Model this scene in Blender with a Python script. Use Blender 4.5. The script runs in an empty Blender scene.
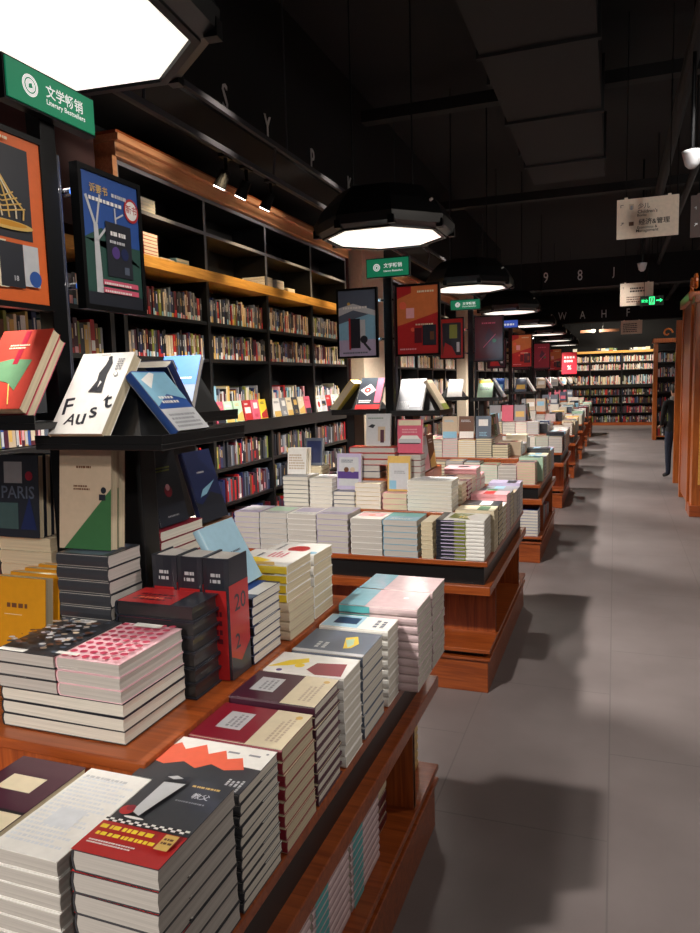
import bpy, math, random
from mathutils import Matrix, Vector
R = random.Random(7)
S = bpy.context.scene
COL = S.collection
PI = math.pi
# ------------------------------------------------------------------ materials
MC = {}
def lin(c):
    return tuple((v/12.92 if v <= .04045 else ((v+.055)/1.055)**2.4) for v in [x/255 for x in c])
def base_mat(name):
    m = bpy.data.materials.new(name); m.use_nodes = True
    return m, m.node_tree, m.node_tree.nodes['Principled BSDF']
def flat(name, c, rough=.5, coat=0, metal=0, noise=.06, scale=40):
    if name in MC: return MC[name]
    m, nt, b = base_mat(name); L = lin(c)
    n = nt.nodes.new('ShaderNodeTexNoise'); n.inputs['Scale'].default_value = scale; n.inputs['Detail'].default_value = 3
    tc = nt.nodes.new('ShaderNodeTexCoord'); nt.links.new(tc.outputs['Object'], n.inputs['Vector'])
    r = nt.nodes.new('ShaderNodeValToRGB'); r.color_ramp.elements[0].position = .3; r.color_ramp.elements[1].position = .7
    r.color_ramp.elements[0].color = (*[v*(1-noise) for v in L], 1); r.color_ramp.elements[1].color = (*[min(1, v*(1+noise)) for v in L], 1)
    nt.links.new(n.outputs['Fac'], r.inputs['Fac']); nt.links.new(r.outputs['Color'], b.inputs['Base Color'])
    b.inputs['Roughness'].default_value = rough; b.inputs['Metallic'].default_value = metal; b.inputs['Coat Weight'].default_value = coat
    b.inputs['Coat Roughness'].default_value = .12
    MC[name] = m; return m
def wood(name, c1, c2, rough=.35, stretch=(2, 30, 30)):
    m, nt, b = base_mat(name)
    tc = nt.nodes.new('ShaderNodeTexCoord'); mp = nt.nodes.new('ShaderNodeMapping'); mp.inputs['Scale'].default_value = stretch
    n = nt.nodes.new('ShaderNodeTexNoise'); n.inputs['Scale'].default_value = 1.6; n.inputs['Detail'].default_value = 6; n.inputs['Distortion'].default_value = 1.2
    r = nt.nodes.new('ShaderNodeValToRGB'); r.color_ramp.elements[0].position = .3; r.color_ramp.elements[1].position = .72
    r.color_ramp.elements[0].color = (*lin(c1), 1); r.color_ramp.elements[1].color = (*lin(c2), 1)
    nt.links.new(tc.outputs['Object'], mp.inputs['Vector']); nt.links.new(mp.outputs['Vector'], n.inputs['Vector'])
    nt.links.new(n.outputs['Fac'], r.inputs['Fac']); nt.links.new(r.outputs['Color'], b.inputs['Base Color'])
    b.inputs['Roughness'].default_value = rough; b.inputs['Coat Weight'].default_value = .25; b.inputs['Coat Roughness'].default_value = .2
    MC[name] = m; return m
def emit(name, c, s):
    m, nt, b = base_mat(name)
    b.inputs['Base Color'].default_value = (*lin(c), 1); b.inputs['Emission Color'].default_value = (*lin(c), 1); b.inputs['Emission Strength'].default_value = s
    MC[name] = m; return m
def pages(name, c):
    m, nt, b = base_mat(name); L = lin(c)
    tc = nt.nodes.new('ShaderNodeTexCoord'); mp = nt.nodes.new('ShaderNodeMapping'); mp.inputs['Scale'].default_value = (4, 4, 900)
    n = nt.nodes.new('ShaderNodeTexNoise'); n.inputs['Scale'].default_value = 1; n.inputs['Detail'].default_value = 2
    r = nt.nodes.new('ShaderNodeValToRGB'); r.color_ramp.elements[0].position = .25; r.color_ramp.elements[1].position = .7
    r.color_ramp.elements[0].color = (*[v*.72 for v in L], 1); r.color_ramp.elements[1].color = (*L, 1)
    nt.links.new(tc.outputs['Object'], mp.inputs['Vector']); nt.links.new(mp.outputs['Vector'], n.inputs['Vector'])
    nt.links.new(n.outputs['Fac'], r.inputs['Fac']); nt.links.new(r.outputs['Color'], b.inputs['Base Color'])
    b.inputs['Roughness'].default_value = .8
    MC[name] = m; return m
WOOD = wood('cherry_wood', (126, 56, 22), (174, 88, 38))
WOODV = wood('cherry_wood_upright', (126, 56, 22), (174, 88, 38), stretch=(30, 30, 2))
OAK = wood('golden_oak', (206, 146, 66), (240, 186, 96))
CORN = wood('cornice_oak', (200, 138, 96), (226, 168, 122))
ORW = wood('orange_wood', (150, 74, 26), (190, 104, 42), stretch=(25, 25, 2))
BLACK = flat('black_lacquer', (16, 17, 19), .4, .1)
BLKM = flat('black_metal', (20, 21, 23), .35, 0, .6)
GREYM = flat('spotlit_edge_grey', (120, 122, 130), .6, 0, .0)  # paints the spotlit look of the upper shelves' front edges into the colour
TRAYM = flat('tray_steel', (60, 60, 66), .8)
CHROME = flat('chrome', (190, 190, 195), .2, 0, 1)
PAGE = pages('page_white', (226, 220, 208)); PAGEC = pages('page_cream', (214, 200, 170)); PAGEG = pages('page_grey', (196, 190, 184))
PAL = dict(white=(236, 234, 230), cream=(228, 214, 184), beige=(196, 176, 152), grey=(140, 142, 148), charcoal=(52, 54, 60), black=(24, 24, 28),
  red=(178, 36, 38), crimson=(136, 26, 46), maroon=(88, 22, 34), pink=(232, 168, 176), rose=(214, 92, 118), orange=(222, 104, 44), salmon=(232, 104, 76),
  yellow=(238, 206, 50), mustard=(206, 142, 24), green=(58, 108, 66), olive=(126, 134, 54), teal=(92, 182, 186), sky=(136, 186, 212), blue=(42, 82, 156),
  navy=(28, 40, 84), purple=(84, 60, 130), lilac=(186, 176, 206), brown=(104, 66, 44), slate=(88, 98, 116), mint=(182, 216, 190), silver=(196, 198, 202),
  gold=(214, 176, 96), plum=(70, 28, 48), lightblue=(162, 200, 220), ink=(34, 38, 48))
def K(n):
    if not isinstance(n, str): return n
    if n in MC: return MC[n]
    return flat(n, PAL[n], .38, .35, 0, .04, 60)
# ------------------------------------------------------------------ mesh builder
TXT = {}
def text_geo(s, bold=0.0):
    k = (s, bold)
    if k in TXT: return TXT[k]
    c = bpy.data.curves.new('t', 'FONT'); c.body = s; c.size = 1; c.resolution_u = 2; c.align_x = 'CENTER'; c.align_y = 'CENTER'; c.offset = bold
    o = bpy.data.objects.new('t', c); COL.objects.link(o)
    dg = bpy.context.evaluated_depsgraph_get(); me = o.evaluated_get(dg).to_mesh()
    v = [tuple(p.co) for p in me.vertices]; f = [tuple(p.vertices) for p in me.polygons]
    o.evaluated_get(dg).to_mesh_clear(); bpy.data.objects.remove(o); bpy.data.curves.remove(c)
    if v:
        x0 = min(p[0] for p in v); x1 = max(p[0] for p in v); y0 = min(p[1] for p in v); y1 = max(p[1] for p in v)
        v = [(p[0]-(x0+x1)/2, p[1]-(y0+y1)/2) for p in v]; wd = x1-x0; ht = y1-y0
    else: wd = ht = 1
    TXT[k] = (v, f, wd, ht); return TXT[k]
class MB:
    def __init__(s): s.v = []; s.f = []; s.m = []; s.mats = []; s.T = None
    def mi(s, m):
        m = K(m)
        if m not in s.mats: s.mats.append(m)
        return s.mats.index(m)
    def add(s, vs, fs, m):
        n = len(s.v); i = s.mi(m)
        if s.T is not None: vs = [tuple(s.T @ Vector(v)) for v in vs]
        s.v += [tuple(v) for v in vs]; s.f += [tuple(n+a for a in f) for f in fs]; s.m += [i]*len(fs); return s
    def box(s, x0, x1, y0, y1, z0, z1, m):
        return s.add([(x0,y0,z0),(x1,y0,z0),(x1,y1,z0),(x0,y1,z0),(x0,y0,z1),(x1,y0,z1),(x1,y1,z1),(x0,y1,z1)],
            [(0,3,2,1),(4,5,6,7),(0,1,5,4),(1,2,6,5),(2,3,7,6),(3,0,4,7)], m)
    def cyl(s, p, q, r, m, n=12, r2=None, caps=True):
        p = Vector(p); q = Vector(q); d = (q-p).normalized(); a = d.orthogonal().normalized(); b = d.cross(a); r2 = r if r2 is None else r2
        vs = [p+(a*math.cos(2*PI*i/n)+b*math.sin(2*PI*i/n))*r for i in range(n)]+[q+(a*math.cos(2*PI*i/n)+b*math.sin(2*PI*i/n))*r2 for i in range(n)]
        fs = [(i, (i+1) % n, n+(i+1) % n, n+i) for i in range(n)]
        if caps: fs += [tuple(range(n-1, -1, -1)), tuple(range(n, 2*n))]
        return s.add(vs, fs, m)
    def prism(s, pts, z0, z1, m):      # polygon in xy extruded in z
        n = len(pts)
        return s.add([(x,y,z0) for x,y in pts]+[(x,y,z1) for x,y in pts], [tuple(range(n-1,-1,-1)), tuple(range(n,2*n))]+[(i,(i+1)%n,n+(i+1)%n,n+i) for i in range(n)], m)
    def rings(s, rs, m, n=8, off=.0, cx=0, cy=0, captop=True, capbot=False):  # (r, z) rings
        vs = [(cx+r*math.cos(off+2*PI*i/n), cy+r*math.sin(off+2*PI*i/n), z) for r, z in rs for i in range(n)]
        fs = [(k*n+i, k*n+(i+1)%n, (k+1)*n+(i+1)%n, (k+1)*n+i) for k in range(len(rs)-1) for i in range(n)]
        if captop: fs.append(tuple(range((len(rs)-1)*n, len(rs)*n)))
        if capbot: fs.append(tuple(range(n-1, -1, -1)))
        return s.add(vs, fs, m)
    def build(s, name, parent=None, bevel=0, loc=None, smooth=False):
        me = s.mesh(name); o = bpy.data.objects.new(name, me); COL.objects.link(o)
        if parent: o.parent = parent
        if loc: o.location = loc
        if bevel:
            b = o.modifiers.new('bevel', 'BEVEL'); b.width = bevel; b.segments = 2; b.limit_method = 'ANGLE'
        if smooth:
            for p in me.polygons: p.use_smooth = True
        return o
    def mesh(s, name):
        me = bpy.data.meshes.new(name); me.from_pydata(s.v, [], s.f)
        for m in s.mats: me.materials.append(m)
        me.polygons.foreach_set('material_index', s.m); me.update(); return me
    # art on a plane; P(u,v,h)->3D ; w,l size
    def art(s, items, w, l, P, h0=.0003, dh=.00012):
        h = h0
        for it in items:
            k = it[0]; h += dh
            if k == 'r':
                _, u0, v0, u1, v1, m = it; s.add([P(u0*w, v0*l, h), P(u1*w, v0*l, h), P(u1*w, v1*l, h), P(u0*w, v1*l, h)], [(0,1,2,3)], m)
            elif k == 'p':
                s.add([P(u*w, v*l, h) for u, v in it[1]], [tuple(range(len(it[1])))], it[2])
            elif k == 'c':
                _, u, v, r, m = it; s.add([P(u*w+r*w*math.cos(2*PI*i/20), v*l+r*w*math.sin(2*PI*i/20), h) for i in range(20)], [tuple(range(20))], m)
            elif k == 'e':
                _, u, v, ru, rv, m = it; s.add([P((u+ru*math.cos(2*PI*i/18))*w, (v+rv*math.sin(2*PI*i/18))*l, h) for i in range(18)], [tuple(range(18))], m)
            elif k == 'l':      # stroke from a to b
                _, u0, v0, u1, v1, t, m = it
                a = Vector((u0*w, v0*l)); b = Vector((u1*w, v1*l)); d = (b-a).normalized(); n = Vector((-d.y, d.x))*t*w/2
                s.add([P(*(a-n), h), P(*(b-n), h), P(*(b+n), h), P(*(a+n), h)], [(0,1,2,3)], m)
            elif k == 't':      # text s centred at u,v with height fraction of w
                _, st, u, v, size, m = it[:6]; rot = it[6] if len(it) > 6 else 0; fit = it[7] if len(it) > 7 else None
                vv, ff, wd, ht = text_geo(st, .012)
                sc = size*w/max(ht, .001) if fit is None else fit*w/wd
                c_, s_ = math.cos(rot), math.sin(rot)
                s.add([P(u*w+(x*c_-y*s_)*sc, v*l+(x*s_+y*c_)*sc, h) for x, y in vv], ff, m)
            elif k == 'g':      # rows of small unreadable print
                _, u0, v0, u1, v1, rows, m = it; rr = random.Random(int(1000*(u0+v1)+rows)); dv = (v1-v0)/rows
                for i in range(rows):
                    u = u0; e = u1-(u1-u0)*rr.random()*.3
                    while u < e:
                        q = rr.uniform(.5, 1.6)*dv*.5*l/w; s.add([P(u*w, (v0+i*dv)*l, h), P(min(u+q, u1)*w, (v0+i*dv)*l, h), P(min(u+q, u1)*w, (v0+(i+.55)*dv)*l, h), P(u*w, (v0+(i+.55)*dv)*l, h)], [(0,1,2,3)], m); u += q*1.35
        return s
def tag(o, label, cat, group=None, kind=None):
    if label: o['label'] = label
    if cat: o['category'] = cat
    if group: o['group'] = group
    if kind: o['kind'] = kind
    return o
def struct(o): o['kind'] = 'structure'; return o
def copy_tree(o, parent=None):
    c = o.copy(); COL.objects.link(c); c.parent = parent
    for ch in list(o.children): copy_tree(ch, c)
    return c
def empty(name, loc, rz=0):
    o = bpy.data.objects.new(name, None); COL.objects.link(o); o.location = loc; o.rotation_euler = (0, 0, rz); o.empty_display_size = .1; return o
# ------------------------------------------------------------------ books
BK = {}
def cover_profile(w, t, c):  # closed U outline (x,z): rounded spine at x=0, open at x=w
    o = [(w, 0), (.004, 0), (.001, t*.18), (0, t*.5), (.001, t*.82), (.004, t), (w, t), (w, t-c), (.004+c, t-c), (.001+c, t*.5), (.004+c, c), (w, c)]
    return o
def book_meshes(key, w, l, t, cover, art=(), hard=False, page=None, spine=None):
    if key in BK: return BK[key]
    c = .0026 if hard else .0014; ins = .004 if hard else .0012
    b = MB(); pr = cover_profile(w, t, c); n = len(pr)
    vs = [(x, 0, z) for x, z in pr]+[(x, l, z) for x, z in pr]
    fs = [(i, n+i, n+(i+1) % n, (i+1) % n) for i in range(n)]
    for off, rev in ((0, 0), (n, 1)):
        for q in ((0, 1, 10, 11), (1, 2, 3, 9, 10), (3, 4, 5, 8, 9), (5, 6, 7, 8)):
            qq = tuple(off+i for i in q); fs.append(qq if rev else qq[::-1])
    b.add(vs, fs, cover)
    if art: b.art(art, w, l, lambda u, v, h: (u, v, t+h))
    if spine: b.art(spine, t, l, lambda u, v, h: (-.0003-h, v, t-u))
    p = MB(); x0 = .0012+c; x1 = w-ins; z0 = c; z1 = t-c; y0 = ins; y1 = l-ins
    cc = .0015
    p.add([(x, y, z) for x, z in ((x0, z0), (x1, z0), (x1-cc, (z0+z1)/2), (x1, z1), (x0, z1)) for y in (y0, y1)],
          [(0, 2, 4, 6, 8), (9, 7, 5, 3, 1), (0, 1, 3, 2), (2, 3, 5, 4), (4, 5, 7, 6), (6, 7, 9, 8), (8, 9, 1, 0)], page or PAGE)
    BK[key] = (b.mesh('book_cover'), p.mesh('page_block'), w, l, t); return BK[key]
PROTO = {}
def put_book(key, M, label, group=None, name='book'):
    cm, pm, w, l, t = BK[key]
    if key not in PROTO:
        o = bpy.data.objects.new(name, cm); c = bpy.data.objects.new('page_block', pm); COL.objects.link(o); COL.objects.link(c); c.parent = o
        PROTO[key] = (o, c)
    else:
        o0, c0 = PROTO[key]; o = o0.copy(); o.name = name; c = c0.copy(); COL.objects.link(o); COL.objects.link(c); c.parent = o
        for q in list(o.keys()): del o[q]
    o.matrix_world = M; tag(o, label, 'book', group); return o
def M_flat(face, x0, x1, y0, y1, z, jit=0, dx=0, dy=0):
    ang, ox, oy = {'S': (0, x0, y0), 'E': (PI/2, x1, y0), 'N': (PI, x1, y1), 'W': (-PI/2, x0, y1)}[face]
    cx, cy = (x0+x1)/2, (y0+y1)/2
    return Matrix.Translation((cx+dx, cy+dy, 0)) @ Matrix.Rotation(jit, 4, 'Z') @ Matrix.Translation((ox-cx, oy-cy, z)) @ Matrix.Rotation(ang, 4, 'Z')
def M_lean(p, az, lean, w, roll=0):
    a = math.radians(az); r = Vector((-math.sin(a), math.cos(a), 0)); h = Vector((math.cos(a), math.sin(a), 0))
    u = -h*math.sin(lean)+Vector((0, 0, 1))*math.cos(lean); n = h*math.cos(lean)+Vector((0, 0, 1))*math.sin(lean)
    M = Matrix(((r.x, u.x, n.x, 0), (r.y, u.y, n.y, 0), (r.z, u.z, n.z, 0), (0, 0, 0, 1)))
    return Matrix.Translation(p) @ M @ Matrix.Translation((-w/2, 0, 0))
ORD = ['top', 'second', 'third', 'fourth', 'fifth', 'sixth', 'seventh', 'eighth', 'ninth', 'tenth', 'eleventh', 'twelfth', 'thirteenth']
_U = ['zeroth','first','second','third','fourth','fifth','sixth','seventh','eighth','ninth','tenth','eleventh','twelfth','thirteenth','fourteenth','fifteenth','sixteenth','seventeenth','eighteenth','nineteenth']
_T = ['','','twent','thirt','fort','fift']
def nth(n):
    if n < 20: return _U[n]
    return _T[n//10]+'ieth' if n % 10 == 0 else _T[n//10]+'y-'+_U[n % 10]
GAP = .0009
def stack(key, face, x0, y0, z0, n, desc, where, jit=.008, name='book'):
    """pile n copies; (x0,y0) is the low corner of the pile's footprint"""
    cm, pm, w, l, t = BK[key]; dx, dy = (w, l) if face in 'SN' else (l, w); o = None
    for i in range(n):
        M = M_flat(face, x0, x0+dx, y0, y0+dy, z0+i*(t+GAP), R.uniform(-jit, jit), R.uniform(-.0015, .0015), R.uniform(-.0015, .0015))
        k = n-1-i
        pos = 'topmost' if k == 0 else ('bottom book' if k == n-1 else ORD[k]+' down')
        o = put_book(key, M, f'{desc}, {pos} of {where}', f'{desc}, {where}', name)
    return z0+n*(t+GAP)
def hash_(p): return int(abs(p[0]*1000)+abs(p[1]*377)+abs(p[2]*91))
def rand_art(cols, rr):
    a, b = rr.choice(cols), rr.choice(cols); k = rr.randrange(5)
    if k == 0: return [('r', .06, .0, .98, .3, a), ('g', .15, .74, .85, .86, 2, b)]
    if k == 1: return [('r', .2, .55, .8, .85, a), ('g', .25, .1, .8, .3, 3, b)]
    if k == 2: return [('c', .5, .45, .25, a), ('g', .2, .8, .8, .9, 1, b), ('g', .3, .1, .7, .2, 2, b)]
    if k == 3: return [('p', [(.05, .02), (.98, .02), (.98, .5), (.05, .25)], a), ('g', .15, .75, .8, .9, 2, b)]
    return [('r', .1, .35, .9, .65, a), ('r', .15, .4, .6, .44, b), ('g', .15, .78, .7, .88, 1, b)]
def auto_book(key, w, l, t, colour, rr, page=None):
    ac = [c for c in ('white', 'ink', 'red', 'sky', 'gold', 'slate', 'pink', 'charcoal', 'cream') if c != colour]
    return book_meshes(key, w, l, t, colour, rand_art(ac, rr), rr.random() < .3, page or rr.choice([PAGE, PAGE, PAGEG, PAGEC]))
# ------------------------------------------------------------------ setting
m, nt, b = base_mat('stone_floor'); MC['floor'] = m
tc = nt.nodes.new('ShaderNodeTexCoord'); br = nt.nodes.new('ShaderNodeTexBrick'); br.offset = .5
mp = nt.nodes.new('ShaderNodeMapping'); mp.inputs['Rotation'].default_value = (0, 0, PI/2)
br.inputs['Scale'].default_value = 1; br.inputs['Brick Width'].default_value = 1.2; br.inputs['Row Height'].default_value = .6; br.inputs['Mortar Size'].default_value = .003
nz = nt.nodes.new('ShaderNodeTexNoise'); nz.inputs['Scale'].default_value = 2.2; nz.inputs['Detail'].default_value = 8
rp = nt.nodes.new('ShaderNodeValToRGB'); rp.color_ramp.elements[0].color = (*lin((112, 103, 103)), 1); rp.color_ramp.elements[1].color = (*lin((126, 117, 117)), 1)
rp.color_ramp.elements[0].position = .3; rp.color_ramp.elements[1].position = .7
nt.links.new(tc.outputs['Object'], mp.inputs['Vector']); nt.links.new(mp.outputs['Vector'], br.inputs['Vector']); nt.links.new(tc.outputs['Object'], nz.inputs['Vector'])
nt.links.new(nz.outputs['Fac'], rp.inputs['Fac']); nt.links.new(rp.outputs['Color'], br.inputs['Color1']); nt.links.new(rp.outputs['Color'], br.inputs['Color2'])
br.inputs['Mortar'].default_value = (*lin((104, 97, 97)), 1); nt.links.new(br.outputs['Color'], b.inputs['Base Color']); b.inputs['Roughness'].default_value = .52
DARKW = flat('dark_wall', (30, 30, 36), .8); CEIL = flat('black_ceiling', (12, 13, 17), .9); DUCT = flat('duct_paint', (18, 19, 22), .8)
REDW = flat('dark_red_panel', (62, 26, 26), .6); CREAMW = flat('cream_plaster', (214, 198, 176), .7)
struct(MB().box(-3, 3.2, -3, 24.7, -.1, 0, 'floor').build('floor'))
struct(MB().box(-3, 3.2, -3, 24.7, 4.2, 4.3, CEIL).build('ceiling'))
struct(MB().box(-3.1, -3, -3, 24.7, 0, 4.2, DARKW).build('wall_left'))
struct(MB().box(3.2, 3.3, -3, 24.7, 0, 4.2, DARKW).build('wall_right'))
struct(MB().box(-3.1, 3.3, 24.7, 24.8, 0, 4.2, CEIL).build('wall_far'))
struct(MB().box(-3.1, 3.3, -3.1, -3, 0, 4.2, DARKW).build('wall_near'))
# fascia with letters, beams, ducts
struct(MB().box(-3, -2.24, -3, 15.4, 3.16, 4.2, CEIL).build('trim_1'))
struct(MB().box(-2.2, 3.2, 12.6, 12.9, 3.0, 3.45, CEIL).build('trim_2'))
struct(MB().box(-2.2, 3.2, 20.6, 20.9, 3.0, 3.45, CEIL).build('trim_3'))
struct(MB().box(-3, -2.70, 1.2, 3.40, 2.42, 3.16, REDW).build('trim_4'))
LET = flat('pale_letter', (220, 220, 222), .5)
def letter(ch, loc, rot, h, label, grp):
    vv, ff, wd, ht = text_geo(ch, 0); s = h/ht; b = MB(); n = len(vv)
    b.add([(x*s*.72, y*s, 0) for x, y in vv], ff, LET); b.add([(x*s*.72, y*s, -.006) for x, y in vv], [f[::-1] for f in ff], LET)
    o = b.build('wall_letter'); o.location = loc; o.rotation_euler = rot; return tag(o, label, 'letter', grp)
for ch, y in zip('SYPK', (4.05, 4.62, 5.40, 6.24)):
    letter(ch, (-2.23, y, 3.285), (PI/2, 0, PI/2), .155, f'pale letter {ch} on the black fascia above the left bookcase', 'letters on the fascia')
for ch, x in zip('98J', (-1.1, -.56, -.05)):
    letter(ch, (x, 12.59, 3.2), (PI/2, 0, 0), .17, f'pale character {ch} on the black beam across the aisle', 'characters on the near beam')
for ch, x in zip('WAHF', (-1.36, -.84, -.3, .3)):
    letter(ch, (x, 20.59, 3.2), (PI/2, 0, 0), .2, f'pale letter {ch} on the far ceiling beam', 'letters on the far beam')
o = MB().box(-.78, -.12, -2, 7.6, 3.45, 3.8, DUCT); 
for k in range(8): o.box(-.8, -.1, -1.5+k*1.2, -1.46+k*1.2, 3.43, 3.82, DUCT)
for k in range(6): o.box(-.8, -.78, -1.5+k*1.6, -1.46+k*1.6, 3.43, 4.2, DUCT)
tag(o.build('air_duct'), 'wide dark air duct running along the black ceiling', 'duct')
for i, (x, z, r) in enumerate(((.42, 3.5, .045), (.62, 3.3, .03), (1.3, 3.6, .05))):
    b = MB().cyl((x, -3, z), (x, 24, z), r, DUCT)
    for k in range(12): b.cyl((x, -1+k*2, z), (x, -1+k*2, 4.2), .008, DUCT, 6)
    tag(b.build('ceiling_pipe'), ['thick dark pipe left of the white hanging sign line', 'thin dark pipe right of the thick one on the ceiling', 'dark ceiling pipe farthest to the right'][i], 'pipe', 'ceiling pipes')
for i, (y, z) in enumerate(((3.0, 3.85), (6.5, 3.9), (9.5, 3.75))):
    tag(MB().box(-2.2, 3.2, y, y+.12, z, z+.1, DUCT).build('ceiling_crossbar'), ['nearest', 'middle', 'farthest'][i]+' dark square bar crossing under the black ceiling', 'bar', 'ceiling crossbars')
# cable tray
t = empty('cable_tray', (-2.05, 1, 2.95)); tag(t, 'dark ladder-like cable tray running above the left bookcase', 'tray')
for dx, dz in ((0, -.10), (.02, .10)): MB().box(dx-.012, dx+.012, 0, 12, dz-.015, dz+.015, TRAYM).build('rail', t)
for k in range(9): MB().cyl((0, .6+k*1.35, -.1), (.02, .6+k*1.35, .1), .008, TRAYM, 6).build('rung', t)
for k in range(5): MB().cyl((.01, 1+k*2.5, .1), (.01, 1+k*2.5, 1.25), .006, TRAYM, 6).build('hanger', t)
# ------------------------------------------------------------------ pendant lamps
GLOW = emit('lamp_glow', (255, 251, 238), 1.05)
O8 = PI/8
def make_lamp():
    t = empty('pendant_lamp', (0, 0, 0))
    MB().rings([(.372, 0), (.42, .02), (.425, .07), (.37, .16), (.28, .25), (.10, .28)], BLACK, 8, O8).build('housing', t)
    b = MB().rings([(.344, .004), (.350, -.008), (.374, -.008), (.374, .004)], BLKM, 8, O8, captop=False); b.build('rim', t)
    b = MB(); b.add([(.347*math.cos(O8+i*PI/4), .347*math.sin(O8+i*PI/4), 0) for i in range(8)], [tuple(range(7, -1, -1))], GLOW); b.build('diffuser', t)
    for a in (.8, 3.9): MB().cyl((.2*math.cos(a), .2*math.sin(a), .26), (.2*math.cos(a), .2*math.sin(a), 1.79), .005, BLKM, 6).build('hanging_rod', t)
    for i in range(8):
        a = O8+i*PI/4; MB().box(.405*math.cos(a)-.018, .405*math.cos(a)+.018, .405*math.sin(a)-.018, .405*math.sin(a)+.018, .0, .045, BLKM).build('corner_bracket', t)
    MB().cyl((.33, -.2, .14), (.345, -.21, .145), .008, 'white', 8).build('indicator_light', t)
    return t
LAMPY = [1.49, 4.26, 6.98, 9.72, 12.4, 15.1, 17.8, 20.5]
proto = make_lamp()
ln = ['directly above the nearest book table', 'over the second book table', 'over the third book table', 'over the fourth book table', 'over the fifth book table', 'over the sixth book table', 'over the seventh book table', 'over the farthest book table']
def lampspot(x, y, z, e, size=.09, ang=150, blend=.5, col=(1, .93, .84), aim=None, name='bulb_or_fill'):
    d = bpy.data.lights.new(name, 'SPOT'); d.energy = e; d.shadow_soft_size = size; d.spot_size = math.radians(ang); d.spot_blend = blend; d.color = col
    o = bpy.data.objects.new(name, d); COL.objects.link(o); o.location = (x, y, z)
    if aim: o.rotation_euler = (Vector(aim)-Vector((x, y, z))).to_track_quat('-Z', 'Y').to_euler()
    return o
for i, y in enumerate(LAMPY):
    if i == 0: o = proto
    else:
        o = copy_tree(proto)
    o.location = (-1.31, y, 2.41); o.rotation_euler.z = .1 if i == 0 else 0; tag(o, 'black octagonal pendant lamp with white glowing underside '+ln[i], 'lamp', 'octagonal pendant lamps')
    lampspot(-1.31, y, 2.385, 300, .055)
lampspot(-1.31, -1.3, 2.385, 285, .08)
def point(x, y, z, e, size=.25, col=(1, .9, .8)):
    d = bpy.data.lights.new('fill_point', 'POINT'); d.energy = e; d.shadow_soft_size = size; d.color = col; o = bpy.data.objects.new('fill_point', d); COL.objects.link(o); o.location = (x, y, z)
for y in (-1.2, 3.6, 8.4, 13.2, 18): lampspot(1.7, y, 3.4, 80 if y < 0 else 48, .1, 160, .6, (1, .9, .8))  # added aisle fill spots that lift the shadows, no fixtures modelled
point(1.5, 3.2, 2.9, 24); point(1.5, 9, 2.9, 10)  # unseen fill points added to brighten signs, posters and fascia letters
# unseen fill spots added over the aisle to brighten posters and table tops
for i, y in enumerate((1.53, 4.18, 6.85, 9.55, 12.25)):
    lampspot(.75, y-2.3, 3.3, 150 if i == 0 else 100, .06, 34, .8, (1, .93, .86), (-1.1, y-.2, 1.55), 'track_or_fill_beam')
lampspot(1.1, 1.6, 3.3, 110, .06, 40, .8, (1, .93, .86), (-1.0, 1.5, 1.4), 'track_or_fill_beam')
lampspot(.9, 3.2, 3.1, 50, .06, 50, .8, (1, .93, .86), (.3, 6.0, 2.7), 'track_or_fill_beam')  # added fill aimed at the hanging signs
for x, y in ((-.6, 22.4), (.8, 22.4)): lampspot(x, y, 3.0, 170, .08, 110, .5, (1, .86, .66), (x, 24.3, 1.7))  # unseen warm fills added to brighten the far bookcase
# ------------------------------------------------------------------ track spots over left case
def make_spot():
    t = empty('track_spotlight', (0, 0, 0))
    MB().cyl((0, 0, .0), (0, 0, .07), .012, BLKM).build('stem', t)
    MB().box(-.02, .02, -.05, .05, .07, .09, BLKM).build('driver_box', t)
    sh = MB().cyl((0, 0, 0), (-.05, 0, -.09), .032, BLKM, 14, .04).build('shade', t)
    MB().cyl((-.048, 0, -.088), (-.052, 0, -.096), .036, emit('spot_glow', (255, 240, 220), 9) if 'spot_glow' not in MC else MC['spot_glow'], 14).build('lens', sh)
    return t
sp = make_spot()
wh = ['nearest small black track spotlight, lens lit, above the left bookcase', 'middle small black track spotlight with lit lens above the left bookcase', 'third small black track spotlight, turned away, above left bookcase']
for i, y in enumerate((3.96, 4.22, 4.56)):
    if i == 0: o = sp
    else:
        o = copy_tree(sp)
    o.location = (-2.2, y, 2.83); tag(o, wh[i], 'spotlight', 'spotlights above the left bookcase')
tag(MB().box(-2.215, -2.185, 2.4, 12, 2.92, 2.945, BLKM).build('light_track'), 'black light track holding spotlights above the left bookcase', 'track')
for y in (3.9, 4.9, 5.9, 6.8, 9, 10.6, 12): lampspot(-2.14, y, 2.80, 30, .03, 75, .7, (1, .74, .42), (-2.62, y+.1, 2.3), 'track_or_fill_beam')
for y in (3.6, 5.2, 6.8, 9, 11): lampspot(-1.55, y, 3.02, 34, .05, 50, .9, (1, .85, .7), (-2.62, y, 2.88), 'track_or_fill_beam')  # fills added to brighten the cornice, not beams of the track heads
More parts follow.
